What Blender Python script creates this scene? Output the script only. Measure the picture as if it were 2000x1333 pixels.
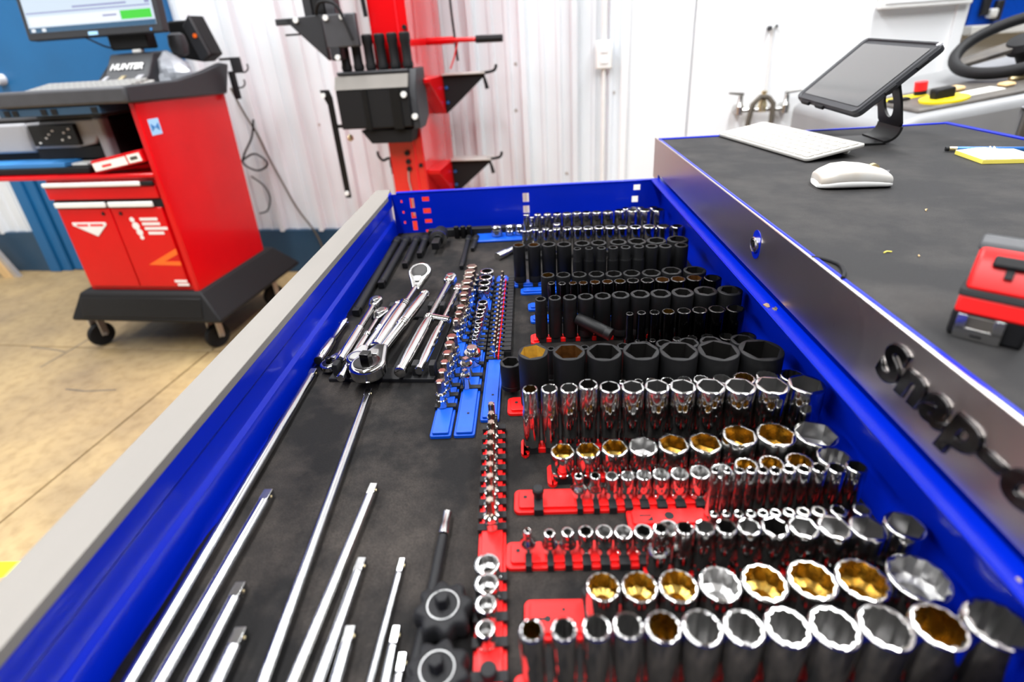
import bpy, bmesh, math, random
from mathutils import Matrix, Vector
random.seed(7)
scene = bpy.context.scene
for _o in list(bpy.data.objects):
    bpy.data.objects.remove(_o)
COL = scene.collection
PI = math.pi
rad = math.radians

# ------------------------------------------------------------------ camera
cam_d = bpy.data.cameras.new('camera')
cam = bpy.data.objects.new('camera', cam_d)
COL.objects.link(cam)
def _axes(yaw, pitch, roll):
    f = Vector((math.sin(yaw)*math.cos(pitch), math.cos(yaw)*math.cos(pitch), -math.sin(pitch)))
    r = Vector((math.cos(yaw), -math.sin(yaw), 0.0))
    u = r.cross(f)
    return r*math.cos(roll)+u*math.sin(roll), u*math.cos(roll)-r*math.sin(roll), f
_r, _u, _f = _axes(-0.0505, 0.4588, -0.0651)
cam.matrix_world = Matrix(((_r.x, _u.x, -_f.x, 0.0), (_r.y, _u.y, -_f.y, 0.0), (_r.z, _u.z, -_f.z, 1.35), (0, 0, 0, 1)))
cam_d.sensor_width = 36.0
cam_d.lens = 19.164
cam_d.shift_y = -0.03325
cam_d.clip_start = 0.02
cam_d.dof.use_dof = True
cam_d.dof.focus_distance = 0.83
cam_d.dof.aperture_fstop = 2.9
scene.camera = cam

# ------------------------------------------------------------------ world, lamps, exposure
world = bpy.data.worlds.new('daylight')
scene.world = world
world.use_nodes = True
world.node_tree.nodes['Background'].inputs[0].default_value = (0.93, 0.97, 1.0, 1)
world.node_tree.nodes['Background'].inputs[1].default_value = 0.06
def ceiling_lamp(x, y, sx, sy, power, z=4.05):
    d = bpy.data.lights.new('shop_light', 'AREA')
    d.shape = 'RECTANGLE'
    d.size = sx; d.size_y = sy; d.energy = power; d.color = (0.97, 0.985, 1.0)
    o = bpy.data.objects.new('shop_light', d)
    COL.objects.link(o)
    o.location = (x, y, z)
    return o
for _x in (-3.4, -0.9, 1.6):
    for _y in (-0.8, 2.0):
        ceiling_lamp(_x, _y, 0.28, 2.4, 165)
ceiling_lamp(3.6, 3.3, 0.28, 1.6, 120)  # extra lamp, added only to brighten the room beyond the wall's end
scene.view_settings.view_transform = 'Standard'
scene.view_settings.look = 'None'
scene.view_settings.exposure = -0.36
scene.view_settings.gamma = 1.0
scene.view_settings.use_curve_mapping = False
scene.cycles.use_denoising = True

# socket rows: x, y, top height above the drawer mat, outer diameter (metres), left to right
ROWS = {
 'r01': [(-0.0155, 1.285, 0.065, 0.0161), (0.0118, 1.285, 0.0643, 0.0174), (0.0353, 1.285, 0.0643, 0.0192), (0.0588, 1.285, 0.0637, 0.0211), (0.0823, 1.285, 0.0632, 0.0223), (0.1063, 1.285, 0.0638, 0.0234), (0.1299, 1.285, 0.0632, 0.0226), (0.1538, 1.285, 0.0626, 0.024), (0.1808, 1.285, 0.0618, 0.0259), (0.2096, 1.285, 0.0635, 0.0259), (0.2402, 1.285, 0.0626, 0.0283), (0.2712, 1.285, 0.0616, 0.0298), (0.3019, 1.285, 0.0606, 0.0304)],
 'r00': [(-0.0022, 1.335, 0.0426, 0.0116), (0.0242, 1.335, 0.0419, 0.0116), (0.0481, 1.335, 0.04, 0.0123), (0.2319, 1.335, 0.0529, 0.02), (0.2513, 1.335, 0.0525, 0.0175), (0.2703, 1.335, 0.0523, 0.0192), (0.3007, 1.335, 0.0513, 0.0255)],
 'r02': [(0.0042, 1.155, 0.0694, 0.0147), (0.0268, 1.155, 0.0694, 0.0158), (0.051, 1.155, 0.0687, 0.0175), (0.0741, 1.155, 0.0681, 0.0192), (0.0966, 1.155, 0.0676, 0.0203), (0.1201, 1.155, 0.067, 0.022), (0.1442, 1.155, 0.0669, 0.0225), (0.1683, 1.155, 0.0662, 0.0225), (0.1956, 1.155, 0.0648, 0.0236), (0.2241, 1.155, 0.064, 0.0258), (0.2536, 1.155, 0.0636, 0.028), (0.2852, 1.155, 0.0626, 0.0301), (0.3144, 1.155, 0.061, 0.0271)],
 'r02b': [(-0.0221, 1.21, 0.0482, 0.0101), (-0.0111, 1.21, 0.0483, 0.0107), (0.0149, 1.21, 0.0457, 0.0113), (0.0392, 1.21, 0.0475, 0.011), (0.0537, 1.21, 0.0616, 0.0168)],
 'r03': [(-0.0301, 1.01, 0.0866, 0.0241), (-0.0006, 1.01, 0.0856, 0.025), (0.0284, 1.01, 0.0852, 0.028), (0.0584, 1.01, 0.0837, 0.029), (0.0937, 1.01, 0.084, 0.0309), (0.1255, 1.01, 0.0835, 0.0309), (0.1636, 1.01, 0.0831, 0.0329), (0.1997, 1.01, 0.0828, 0.0358), (0.2371, 1.01, 0.0825, 0.0377), (0.2778, 1.01, 0.0831, 0.0406)],
 'r04': [(0.081, 0.972, 0.0876, 0.015), (0.1031, 0.972, 0.0875, 0.0159), (0.1262, 0.972, 0.0868, 0.0173), (0.1482, 0.972, 0.0867, 0.0183), (0.1716, 0.972, 0.0861, 0.0197), (0.1959, 0.972, 0.0864, 0.0207), (0.2202, 0.972, 0.0857, 0.023), (0.2455, 0.972, 0.0849, 0.024), (0.2753, 0.972, 0.0849, 0.0254)],
 'r05': [(0.022, 0.902, 0.0661, 0.0248), (0.0498, 0.902, 0.0654, 0.026), (0.0782, 0.902, 0.0647, 0.0272), (0.1089, 0.902, 0.0641, 0.0284), (0.1397, 0.902, 0.063, 0.0296), (0.1715, 0.902, 0.0628, 0.0308), (0.2064, 0.902, 0.0617, 0.0339), (0.2419, 0.902, 0.064, 0.035), (0.2826, 0.902, 0.0626, 0.0393)],
 'r06': [(0.0266, 0.853, 0.072, 0.013), (0.0447, 0.853, 0.0705, 0.0136), (0.0633, 0.853, 0.0705, 0.0147), (0.0809, 0.853, 0.07, 0.0165), (0.1008, 0.853, 0.0703, 0.0182), (0.1219, 0.853, 0.0702, 0.0194), (0.1429, 0.853, 0.0699, 0.0206), (0.165, 0.853, 0.0701, 0.0217), (0.1893, 0.853, 0.0695, 0.0234), (0.2148, 0.853, 0.0692, 0.0252), (0.2409, 0.853, 0.069, 0.0257), (0.2685, 0.853, 0.0698, 0.0274), (0.2986, 0.853, 0.0683, 0.0292)],
 'r07': [(0.0066, 0.782, 0.0768, 0.0181), (0.0292, 0.782, 0.0779, 0.0203), (0.0529, 0.782, 0.0776, 0.0219), (0.078, 0.782, 0.0776, 0.0252), (0.1048, 0.782, 0.0775, 0.0262), (0.1328, 0.782, 0.078, 0.0283), (0.1634, 0.782, 0.078, 0.0305), (0.1955, 0.782, 0.0774, 0.0323), (0.2295, 0.782, 0.0775, 0.0344), (0.2652, 0.782, 0.0784, 0.0358), (0.3027, 0.782, 0.0776, 0.0379)],
 'r08': [(0.1389, 0.732, 0.0699, 0.0119), (0.1564, 0.732, 0.0709, 0.014), (0.1759, 0.732, 0.0705, 0.016), (0.1963, 0.732, 0.071, 0.0196), (0.2193, 0.732, 0.071, 0.0212), (0.2424, 0.732, 0.0711, 0.0227), (0.2678, 0.732, 0.0716, 0.0252), (0.2949, 0.732, 0.0715, 0.0267)],
 'r09': [(0.1447, 0.695, 0.0435, 0.0082), (0.1667, 0.695, 0.0438, 0.0105), (0.2016, 0.695, 0.0448, 0.0134), (0.2232, 0.695, 0.0451, 0.0164), (0.2463, 0.695, 0.0457, 0.0201), (0.2734, 0.695, 0.0453, 0.0222), (0.3026, 0.695, 0.0448, 0.0244)],
 'r09b': [(0.0174, 0.659, 0.0577, 0.0115), (0.0645, 0.659, 0.0581, 0.0129), (0.1181, 0.659, 0.0573, 0.0185), (0.1474, 0.659, 0.0584, 0.0199), (0.1745, 0.659, 0.0588, 0.0234), (0.2077, 0.659, 0.0589, 0.0283), (0.2384, 0.659, 0.0592, 0.0304), (0.2815, 0.659, 0.0596, 0.0324)],
 'r10': [(-0.0072, 0.602, 0.0882, 0.0388), (0.0387, 0.602, 0.0861, 0.0414), (0.0834, 0.602, 0.0841, 0.0446), (0.1305, 0.602, 0.0835, 0.0458), (0.1783, 0.602, 0.0813, 0.048), (0.2286, 0.602, 0.0798, 0.0515), (0.2821, 0.602, 0.0781, 0.0543)],
 'r10s': [(-0.0394, 0.64, 0.0503, 0.0297)],
 'r11': [(-0.0118, 0.518, 0.0892, 0.0179), (0.0105, 0.518, 0.0893, 0.0193), (0.033, 0.518, 0.0889, 0.0207), (0.0548, 0.518, 0.093, 0.0217), (0.0792, 0.518, 0.0884, 0.0239), (0.1052, 0.518, 0.0873, 0.0259), (0.1326, 0.518, 0.0868, 0.0277), (0.1616, 0.518, 0.0855, 0.0292), (0.1928, 0.518, 0.0845, 0.0319), (0.2261, 0.518, 0.0831, 0.0336), (0.2615, 0.518, 0.0829, 0.0359), (0.2995, 0.518, 0.0827, 0.0389)],
 'r11b': [(0.1009, 0.559, 0.0662, 0.0094), (0.1201, 0.559, 0.0661, 0.0125), (0.1363, 0.559, 0.0654, 0.0156), (0.1551, 0.559, 0.0654, 0.0168), (0.1757, 0.559, 0.0659, 0.0181), (0.196, 0.559, 0.0658, 0.0199), (0.2209, 0.559, 0.0655, 0.0224), (0.2472, 0.559, 0.0658, 0.0267), (0.2752, 0.559, 0.0668, 0.0278), (0.3043, 0.559, 0.0666, 0.029)],
 'r12': [(0.0216, 0.47, 0.0386, 0.0266), (0.0497, 0.47, 0.039, 0.0271), (0.0788, 0.47, 0.0414, 0.0292), (0.1098, 0.47, 0.042, 0.0316), (0.1425, 0.47, 0.0439, 0.0327), (0.1767, 0.47, 0.0443, 0.0344), (0.2124, 0.47, 0.0531, 0.0357), (0.2508, 0.47, 0.0529, 0.0398), (0.2934, 0.47, 0.0519, 0.0441)],
 'r13': [(0.0362, 0.432, 0.0379, 0.0101), (0.0534, 0.432, 0.0378, 0.0117), (0.0704, 0.432, 0.0367, 0.0138), (0.0868, 0.432, 0.0365, 0.0149), (0.1034, 0.432, 0.0369, 0.0163), (0.1212, 0.432, 0.0374, 0.018), (0.1402, 0.432, 0.0373, 0.019), (0.1608, 0.432, 0.0389, 0.0209), (0.1832, 0.432, 0.0391, 0.0227), (0.2069, 0.432, 0.0458, 0.0235), (0.2322, 0.432, 0.0475, 0.025), (0.2597, 0.432, 0.0492, 0.027), (0.2933, 0.432, 0.0532, 0.033)],
 'r14': [(0.1649, 0.404, 0.0667, 0.0079), (0.1766, 0.404, 0.0663, 0.0086), (0.1881, 0.404, 0.0658, 0.0091), (0.199, 0.404, 0.066, 0.0101), (0.2102, 0.404, 0.0656, 0.011), (0.222, 0.404, 0.0645, 0.0115), (0.2346, 0.404, 0.066, 0.0126), (0.2486, 0.404, 0.0654, 0.0133), (0.263, 0.404, 0.0664, 0.0143), (0.2793, 0.404, 0.0655, 0.0165), (0.2977, 0.404, 0.0667, 0.0189)],
 'r15': [(0.1568, 0.373, 0.0428, 0.0081), (0.1679, 0.373, 0.0431, 0.0083), (0.1794, 0.373, 0.0424, 0.0095), (0.1907, 0.373, 0.0423, 0.0098), (0.2016, 0.373, 0.0426, 0.0106), (0.2129, 0.373, 0.0428, 0.0108), (0.2252, 0.373, 0.043, 0.0118), (0.2382, 0.373, 0.0432, 0.0129), (0.2522, 0.373, 0.0434, 0.0139), (0.2697, 0.373, 0.0434, 0.0151), (0.2907, 0.373, 0.044, 0.016)],
 'r16': [(0.0995, 0.342, 0.0611, 0.0134), (0.1203, 0.342, 0.061, 0.0154), (0.1373, 0.342, 0.0611, 0.0172), (0.1557, 0.342, 0.0611, 0.0184), (0.1753, 0.342, 0.0607, 0.0198), (0.1974, 0.342, 0.0597, 0.0231), (0.2218, 0.342, 0.0588, 0.0244), (0.248, 0.342, 0.0579, 0.0267), (0.2763, 0.342, 0.0557, 0.0289), (0.3072, 0.342, 0.0578, 0.0317)],
 'r17': [(-0.0177, 0.364, 0.0369, 0.0077), (0.0028, 0.364, 0.0335, 0.011), (0.0197, 0.364, 0.0343, 0.012), (0.0367, 0.364, 0.0348, 0.0143), (0.0538, 0.364, 0.0342, 0.0162), (0.0718, 0.364, 0.0329, 0.0175), (0.0901, 0.364, 0.033, 0.018), (0.1131, 0.364, 0.0371, 0.0189)],
 'r18': [(0.0444, 0.299, 0.0451, 0.0276), (0.0741, 0.299, 0.0442, 0.0295), (0.1053, 0.299, 0.0443, 0.0317), (0.1385, 0.299, 0.0458, 0.0335), (0.1737, 0.299, 0.0466, 0.0358), (0.211, 0.299, 0.0489, 0.0376), (0.2504, 0.299, 0.0477, 0.04), (0.294, 0.299, 0.0486, 0.0461)],
 'r19': [(-0.0129, 0.237, 0.0857, 0.0176), (0.0093, 0.237, 0.0862, 0.0182), (0.0315, 0.237, 0.0876, 0.0199), (0.0528, 0.237, 0.089, 0.0209), (0.0765, 0.237, 0.0873, 0.0243), (0.1028, 0.237, 0.0858, 0.0271), (0.1305, 0.237, 0.0851, 0.0271), (0.1594, 0.237, 0.0852, 0.0294), (0.1907, 0.237, 0.0838, 0.0321), (0.2243, 0.237, 0.0835, 0.0338), (0.259, 0.237, 0.0837, 0.0344), (0.2962, 0.237, 0.0849, 0.0387)],
}
HEXBITS = [(-0.1255, 1.0041, 0.0213), (-0.1266, 0.9794, 0.0209), (-0.1267, 0.9572, 0.0205), (-0.1275, 0.9297, 0.021), (-0.1272, 0.9018, 0.0177), (-0.1282, 0.8753, 0.0163), (-0.1258, 0.8518, 0.0133), (-0.1282, 0.8239, 0.0156), (-0.1292, 0.801, 0.0135), (-0.1305, 0.7763, 0.0115), (-0.131, 0.7218, 0.0156), (-0.1316, 0.7009, 0.0152), (-0.1319, 0.6737, 0.014), (-0.1325, 0.6487, 0.0129), (-0.1327, 0.6258, 0.0126), (-0.1328, 0.6004, 0.0115)]
ETORX = [(-0.0981, 1.0247, 0.0281), (-0.0985, 0.9932, 0.0274), (-0.0994, 0.9658, 0.0248), (-0.0989, 0.9394, 0.0223), (-0.0964, 0.8793, 0.0184), (-0.097, 0.8576, 0.0171), (-0.0981, 0.841, 0.016), (-0.0984, 0.8275, 0.0149), (-0.0981, 0.8051, 0.0137), (-0.0988, 0.7872, 0.011), (-0.099, 0.7733, 0.01), (-0.1001, 0.7615, 0.0099), (-0.1002, 0.7484, 0.0097)]
ADAPTERS = [(-0.0998, 0.7043, 0.0262), (-0.1062, 0.6734, 0.0193), (-0.1043, 0.6424, 0.0143)]
MINIBITS = [(-0.0655, 1.0066, 0.0072), (-0.0657, 0.9848, 0.0073), (-0.0658, 0.9637, 0.0074), (-0.066, 0.9434, 0.0075), (-0.0662, 0.9238, 0.0076), (-0.0663, 0.9048, 0.0077), (-0.0665, 0.8865, 0.0077), (-0.0666, 0.8688, 0.0078), (-0.0668, 0.8516, 0.0079), (-0.0669, 0.835, 0.008), (-0.0671, 0.8188, 0.0081), (-0.0672, 0.8032, 0.0082), (-0.0673, 0.788, 0.0082), (-0.0674, 0.7733, 0.0083), (-0.0676, 0.759, 0.0084), (-0.0677, 0.7452, 0.0084), (-0.0678, 0.7317, 0.0085), (-0.0679, 0.7186, 0.0086)]
TORXBITS = [(-0.0616, 0.5513, 0.0095), (-0.0605, 0.5327, 0.0099), (-0.0595, 0.5151, 0.0103), (-0.0588, 0.4964, 0.0106), (-0.0583, 0.4787, 0.0103), (-0.0576, 0.4611, 0.01), (-0.0569, 0.4444, 0.0103), (-0.0559, 0.427, 0.0101), (-0.0548, 0.4091, 0.0103), (-0.0542, 0.3942, 0.0105)]
ESOCKETS = [(-0.0548, 0.337, 0.0232), (-0.054, 0.3175, 0.0214), (-0.0534, 0.2984, 0.0185), (-0.0524, 0.2767, 0.0165)]
WALL_HOLES = [(-0.3416, -0.3363, 0.9812, 0.9886), (-0.3405, -0.3352, 0.9524, 0.9598), (-0.3406, -0.3352, 0.9245, 0.932), (-0.3175, -0.3055, 0.9661, 0.9927), (-0.3181, -0.306, 0.9383, 0.9547), (-0.318, -0.3058, 0.9057, 0.9313), (-0.2847, -0.2662, 0.9824, 0.9942), (-0.2855, -0.2654, 0.9503, 0.9637), (-0.2844, -0.2655, 0.924, 0.9345), (-0.2851, -0.2661, 0.8987, 0.9062), (-0.0239, -0.008, 0.967, 0.9904), (-0.0241, -0.0081, 0.938, 0.9572), (0.2588, 0.2757, 0.9831, 0.9975), (0.2554, 0.2712, 0.952, 0.9681)]

# ------------------------------------------------------------------ materials
M = {}
def mat(name, col, metal=0.0, rough=0.5, var=0.0, var_scale=8.0, bump=0.0, bump_scale=60.0, coat=0.0,
        stretch=None, col2=None, rough_var=0.0, emit=None, spec=0.5, detail=4.0):
    m = bpy.data.materials.new(name)
    m.use_nodes = True
    nt = m.node_tree; N = nt.nodes; L = nt.links
    b = N['Principled BSDF']
    b.inputs['Base Color'].default_value = (*col, 1)
    b.inputs['Metallic'].default_value = metal
    b.inputs['Roughness'].default_value = rough
    b.inputs['Specular IOR Level'].default_value = spec
    if coat:
        b.inputs['Coat Weight'].default_value = coat
        b.inputs['Coat Roughness'].default_value = 0.06
    if emit:
        b.inputs['Emission Color'].default_value = (*emit[0], 1)
        b.inputs['Emission Strength'].default_value = emit[1]
    tc = N.new('ShaderNodeTexCoord')
    mp = N.new('ShaderNodeMapping')
    L.new(tc.outputs['Object'], mp.inputs['Vector'])
    if stretch: mp.inputs['Scale'].default_value = stretch
    nz = N.new('ShaderNodeTexNoise')
    nz.inputs['Scale'].default_value = var_scale
    nz.inputs['Detail'].default_value = detail
    L.new(mp.outputs['Vector'], nz.inputs['Vector'])
    if var or col2:
        c2 = col2 if col2 else tuple(max(0, c*(1-var)) for c in col)
        rp = N.new('ShaderNodeValToRGB')
        rp.color_ramp.elements[0].position = 0.35; rp.color_ramp.elements[1].position = 0.7
        rp.color_ramp.elements[0].color = (*c2, 1); rp.color_ramp.elements[1].color = (*col, 1)
        L.new(nz.outputs['Fac'], rp.inputs['Fac'])
        L.new(rp.outputs['Color'], b.inputs['Base Color'])
    if rough_var:
        mr = N.new('ShaderNodeMapRange')
        mr.inputs['To Min'].default_value = max(0.02, rough-rough_var); mr.inputs['To Max'].default_value = rough+rough_var
        L.new(nz.outputs['Fac'], mr.inputs['Value']); L.new(mr.outputs['Result'], b.inputs['Roughness'])
    if bump:
        n2 = N.new('ShaderNodeTexNoise'); n2.inputs['Scale'].default_value = bump_scale; n2.inputs['Detail'].default_value = 3
        L.new(mp.outputs['Vector'], n2.inputs['Vector'])
        bp = N.new('ShaderNodeBump'); bp.inputs['Strength'].default_value = bump; bp.inputs['Distance'].default_value = 0.002
        L.new(n2.outputs['Fac'], bp.inputs['Height']); L.new(bp.outputs['Normal'], b.inputs['Normal'])
    M[name] = m
    return m
mat('chrome', (0.60, 0.595, 0.585), 1.0, 0.09, rough_var=0.03, var_scale=30)
mat('chrome_worn', (0.56, 0.55, 0.53), 1.0, 0.20, rough_var=0.06, var_scale=40)
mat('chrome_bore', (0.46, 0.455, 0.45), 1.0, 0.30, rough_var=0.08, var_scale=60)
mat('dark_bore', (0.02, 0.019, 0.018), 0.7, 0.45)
mat('gold_bore', (0.40, 0.27, 0.07), 1.0, 0.27, rough_var=0.08, var_scale=60)
mat('rust_bore', (0.30, 0.14, 0.04), 0.9, 0.45, var=0.4, var_scale=120)
mat('yellow_bore', (0.62, 0.38, 0.05), 0.3, 0.5, var=0.3, var_scale=120)
mat('bronze_bit', (0.36, 0.29, 0.24), 1.0, 0.22, rough_var=0.05, var_scale=60)
mat('black_oxide', (0.0045, 0.0045, 0.005), 0.0, 0.5, spec=0.25, var=0.3, var_scale=60, bump=0.10, bump_scale=900)
mat('dark_chrome', (0.05, 0.048, 0.048), 1.0, 0.22)
mat('black_plastic', (0.006, 0.006, 0.0065), 0.0, 0.42, spec=0.3, var=0.3, var_scale=40)
mat('soft_black', (0.008, 0.008, 0.009), 0.0, 0.6, spec=0.25, bump=0.1, bump_scale=500)
mat('grey_plastic', (0.055, 0.055, 0.062), 0.0, 0.5, var=0.15, var_scale=20)
mat('light_plastic', (0.34, 0.34, 0.36), 0.0, 0.45)
mat('red_plastic', (0.70, 0.005, 0.005), 0.0, 0.38, var=0.12, var_scale=50, spec=0.35)
mat('blue_plastic', (0.001, 0.065, 0.48), 0.0, 0.38, var=0.15, var_scale=50, spec=0.35)
mat('blue_paint', (0.0, 0.014, 0.42), 0.0, 0.30, var=0.10, var_scale=6, rough_var=0.05, spec=0.16, coat=0.12)
mat('red_paint', (0.66, 0.002, 0.005), 0.0, 0.26, var=0.10, var_scale=4, coat=0.25, spec=0.25)
mat('red_gloss', (0.72, 0.002, 0.005), 0.0, 0.2, var=0.04, var_scale=4, coat=1.0, spec=0.5)
mat('chrome_bar', (0.44, 0.44, 0.445), 1.0, 0.17, rough_var=0.04, var_scale=30)
mat('ring_metal', (0.20, 0.20, 0.20), 1.0, 0.3)
mat('trim_metal', (0.205, 0.190, 0.172), 0.1, 0.6, spec=0.3, var=0.10, var_scale=14, rough_var=0.06, stretch=(1, 0.2, 1))
mat('key_case', (0.33, 0.32, 0.30), 0.0, 0.5)
mat('key_grimy', (0.42, 0.41, 0.39), 0.0, 0.5, var=0.5, var_scale=60)
mat('aluminium', (0.58, 0.55, 0.52), 0.7, 0.5, var=0.10, var_scale=14, rough_var=0.08, stretch=(1, 0.2, 1))
mat('white_paint', (0.79, 0.83, 0.87), 0.0, 0.45, col2=(0.655, 0.685, 0.715), var_scale=2.4, rough_var=0.1, stretch=(1.6, 1, 0.35), detail=6)
mat('panel_white', (0.83, 0.845, 0.86), 0.0, 0.4, var=0.025, var_scale=2)
mat('navy_band', (0.018, 0.060, 0.115), 0.0, 0.5, var=0.15, var_scale=5)
mat('door_blue', (0.004, 0.115, 0.30), 0.0, 0.45, var=0.12, var_scale=3)
mat('white_plastic', (0.82, 0.82, 0.80), 0.0, 0.35, var=0.05, var_scale=20)
mat('key_white', (0.56, 0.55, 0.52), 0.0, 0.5, col2=(0.48, 0.45, 0.40), var_scale=30)
mat('mouse_white', (0.55, 0.54, 0.52), 0.0, 0.35, col2=(0.48, 0.43, 0.37), var_scale=22)
mat('paper', (0.90, 0.89, 0.82), 0.0, 0.8)
mat('paper_yellow', (0.85, 0.72, 0.12), 0.0, 0.8)
mat('pen_blue', (0.02, 0.12, 0.38), 0.3, 0.3)
mat('brass_pale', (0.80, 0.66, 0.38), 0.9, 0.3)
mat('tablet_glass', (0.012, 0.010, 0.010), 0.0, 0.08, coat=1.0, spec=0.9, rough_var=0.05, var_scale=18)
mat('case_grey', (0.020, 0.021, 0.025), 0.0, 0.5)
mat('yellow', (0.85, 0.66, 0.0), 0.0, 0.45)
mat('yellow_tape', (0.85, 0.80, 0.0), 0.0, 0.6)
mat('orange', (0.90, 0.14, 0.01), 0.0, 0.45)
mat('sign_blue', (0.03, 0.20, 0.50), 0.0, 0.5)
mat('sky_print', (0.35, 0.62, 0.90), 0.0, 0.5)
mat('lamp_red', (0.85, 0.01, 0.02), 0.0, 0.35)
mat('machine_grey', (0.26, 0.265, 0.27), 0.0, 0.42, var=0.15, var_scale=5)
mat('machine_dark', (0.050, 0.045, 0.041), 0.0, 0.5, col2=(0.10, 0.088, 0.075), var_scale=14)
mat('hose', (0.10, 0.085, 0.065), 0.2, 0.5)
mat('bag', (0.42, 0.44, 0.48), 0.0, 0.18, var=0.25, var_scale=16, bump=0.6, bump_scale=18)
mat('wood', (0.62, 0.42, 0.20), 0.0, 0.6)
mat('ceiling_white', (0.34, 0.34, 0.34), 0.0, 0.7)

def mat_concrete():
    m = bpy.data.materials.new('concrete'); m.use_nodes = True
    nt = m.node_tree; N = nt.nodes; L = nt.links; b = N['Principled BSDF']
    tc = N.new('ShaderNodeTexCoord')
    n1 = N.new('ShaderNodeTexNoise'); n1.inputs['Scale'].default_value = 1.6; n1.inputs['Detail'].default_value = 7; n1.inputs['Roughness'].default_value = 0.62
    n2 = N.new('ShaderNodeTexNoise'); n2.inputs['Scale'].default_value = 22; n2.inputs['Detail'].default_value = 6
    for n in (n1, n2): L.new(tc.outputs['Object'], n.inputs['Vector'])
    r1 = N.new('ShaderNodeValToRGB')
    e = r1.color_ramp.elements; e[0].position = 0.30; e[0].color = (0.22, 0.155, 0.085, 1); e[1].position = 0.62; e[1].color = (0.40, 0.285, 0.135, 1)
    x = e.new(0.8); x.color = (0.43, 0.33, 0.18, 1)
    L.new(n1.outputs['Fac'], r1.inputs['Fac'])
    r2 = N.new('ShaderNodeValToRGB'); e = r2.color_ramp.elements
    e[0].position = 0.28; e[0].color = (0.72, 0.68, 0.62, 1); e[1].position = 0.55; e[1].color = (1, 1, 1, 1)
    L.new(n2.outputs['Fac'], r2.inputs['Fac'])
    mx = N.new('ShaderNodeMix'); mx.data_type = 'RGBA'; mx.blend_type = 'MULTIPLY'; mx.inputs[0].default_value = 0.8
    L.new(r1.outputs['Color'], mx.inputs[6]); L.new(r2.outputs['Color'], mx.inputs[7])
    L.new(mx.outputs[2], b.inputs['Base Color'])
    b.inputs['Roughness'].default_value = 0.55
    bp = N.new('ShaderNodeBump'); bp.inputs['Strength'].default_value = 0.25; bp.inputs['Distance'].default_value = 0.004
    L.new(n2.outputs['Fac'], bp.inputs['Height']); L.new(bp.outputs['Normal'], b.inputs['Normal'])
    M['concrete'] = m
mat_concrete()

def mat_steel():
    m = bpy.data.materials.new('brushed_steel'); m.use_nodes = True
    nt = m.node_tree; N = nt.nodes; L = nt.links; b = N['Principled BSDF']
    b.inputs['Metallic'].default_value = 1.0
    b.inputs['Base Color'].default_value = (0.66, 0.60, 0.57, 1)
    tc = N.new('ShaderNodeTexCoord'); mp = N.new('ShaderNodeMapping'); mp.inputs['Scale'].default_value = (1, 1, 0.03)
    mp.inputs['Rotation'].default_value = (rad(12), 0, 0)
    L.new(tc.outputs['Object'], mp.inputs['Vector'])
    nz = N.new('ShaderNodeTexNoise'); nz.inputs['Scale'].default_value = 1400; nz.inputs['Detail'].default_value = 5
    L.new(mp.outputs['Vector'], nz.inputs['Vector'])
    mr = N.new('ShaderNodeMapRange'); mr.inputs['To Min'].default_value = 0.24; mr.inputs['To Max'].default_value = 0.38
    L.new(nz.outputs['Fac'], mr.inputs['Value']); L.new(mr.outputs['Result'], b.inputs['Roughness'])
    bp = N.new('ShaderNodeBump'); bp.inputs['Strength'].default_value = 0.05; bp.inputs['Distance'].default_value = 0.0004
    L.new(nz.outputs['Fac'], bp.inputs['Height']); L.new(bp.outputs['Normal'], b.inputs['Normal'])
    M['brushed_steel'] = m
mat_steel()

def mat_mat(name, base, dust, grain, amount, rough):
    m = bpy.data.materials.new(name); m.use_nodes = True
    nt = m.node_tree; N = nt.nodes; L = nt.links; b = N['Principled BSDF']
    tc = N.new('ShaderNodeTexCoord')
    n1 = N.new('ShaderNodeTexNoise'); n1.inputs['Scale'].default_value = 9; n1.inputs['Detail'].default_value = 8; n1.inputs['Roughness'].default_value = 0.65
    n2 = N.new('ShaderNodeTexNoise'); n2.inputs['Scale'].default_value = grain; n2.inputs['Detail'].default_value = 2
    for n in (n1, n2): L.new(tc.outputs['Object'], n.inputs['Vector'])
    rp = N.new('ShaderNodeValToRGB'); e = rp.color_ramp.elements
    e[0].position = 0.44; e[0].color = (*base, 1); e[1].position = 0.68; e[1].color = (*dust, 1)
    L.new(n1.outputs['Fac'], rp.inputs['Fac'])
    r2 = N.new('ShaderNodeValToRGB'); e = r2.color_ramp.elements
    e[0].position = 0.35; e[0].color = (0.55, 0.55, 0.55, 1); e[1].position = 0.65; e[1].color = (1.25, 1.25, 1.25, 1)
    L.new(n2.outputs['Fac'], r2.inputs['Fac'])
    mx = N.new('ShaderNodeMix'); mx.data_type = 'RGBA'; mx.blend_type = 'MULTIPLY'; mx.inputs[0].default_value = amount
    L.new(rp.outputs['Color'], mx.inputs[6]); L.new(r2.outputs['Color'], mx.inputs[7]); L.new(mx.outputs[2], b.inputs['Base Color'])
    b.inputs['Roughness'].default_value = rough
    b.inputs['Specular IOR Level'].default_value = 0.16
    bp = N.new('ShaderNodeBump'); bp.inputs['Strength'].default_value = 0.45; bp.inputs['Distance'].default_value = 0.001
    L.new(n2.outputs['Fac'], bp.inputs['Height']); L.new(bp.outputs['Normal'], b.inputs['Normal'])
    M[name] = m
mat_mat('drawer_mat', (0.006, 0.0055, 0.0055), (0.036, 0.030, 0.026), 800, 0.9, 0.75)
mat_mat('top_mat', (0.024, 0.0235, 0.024), (0.046, 0.043, 0.041), 1100, 0.9, 0.7)

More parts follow.
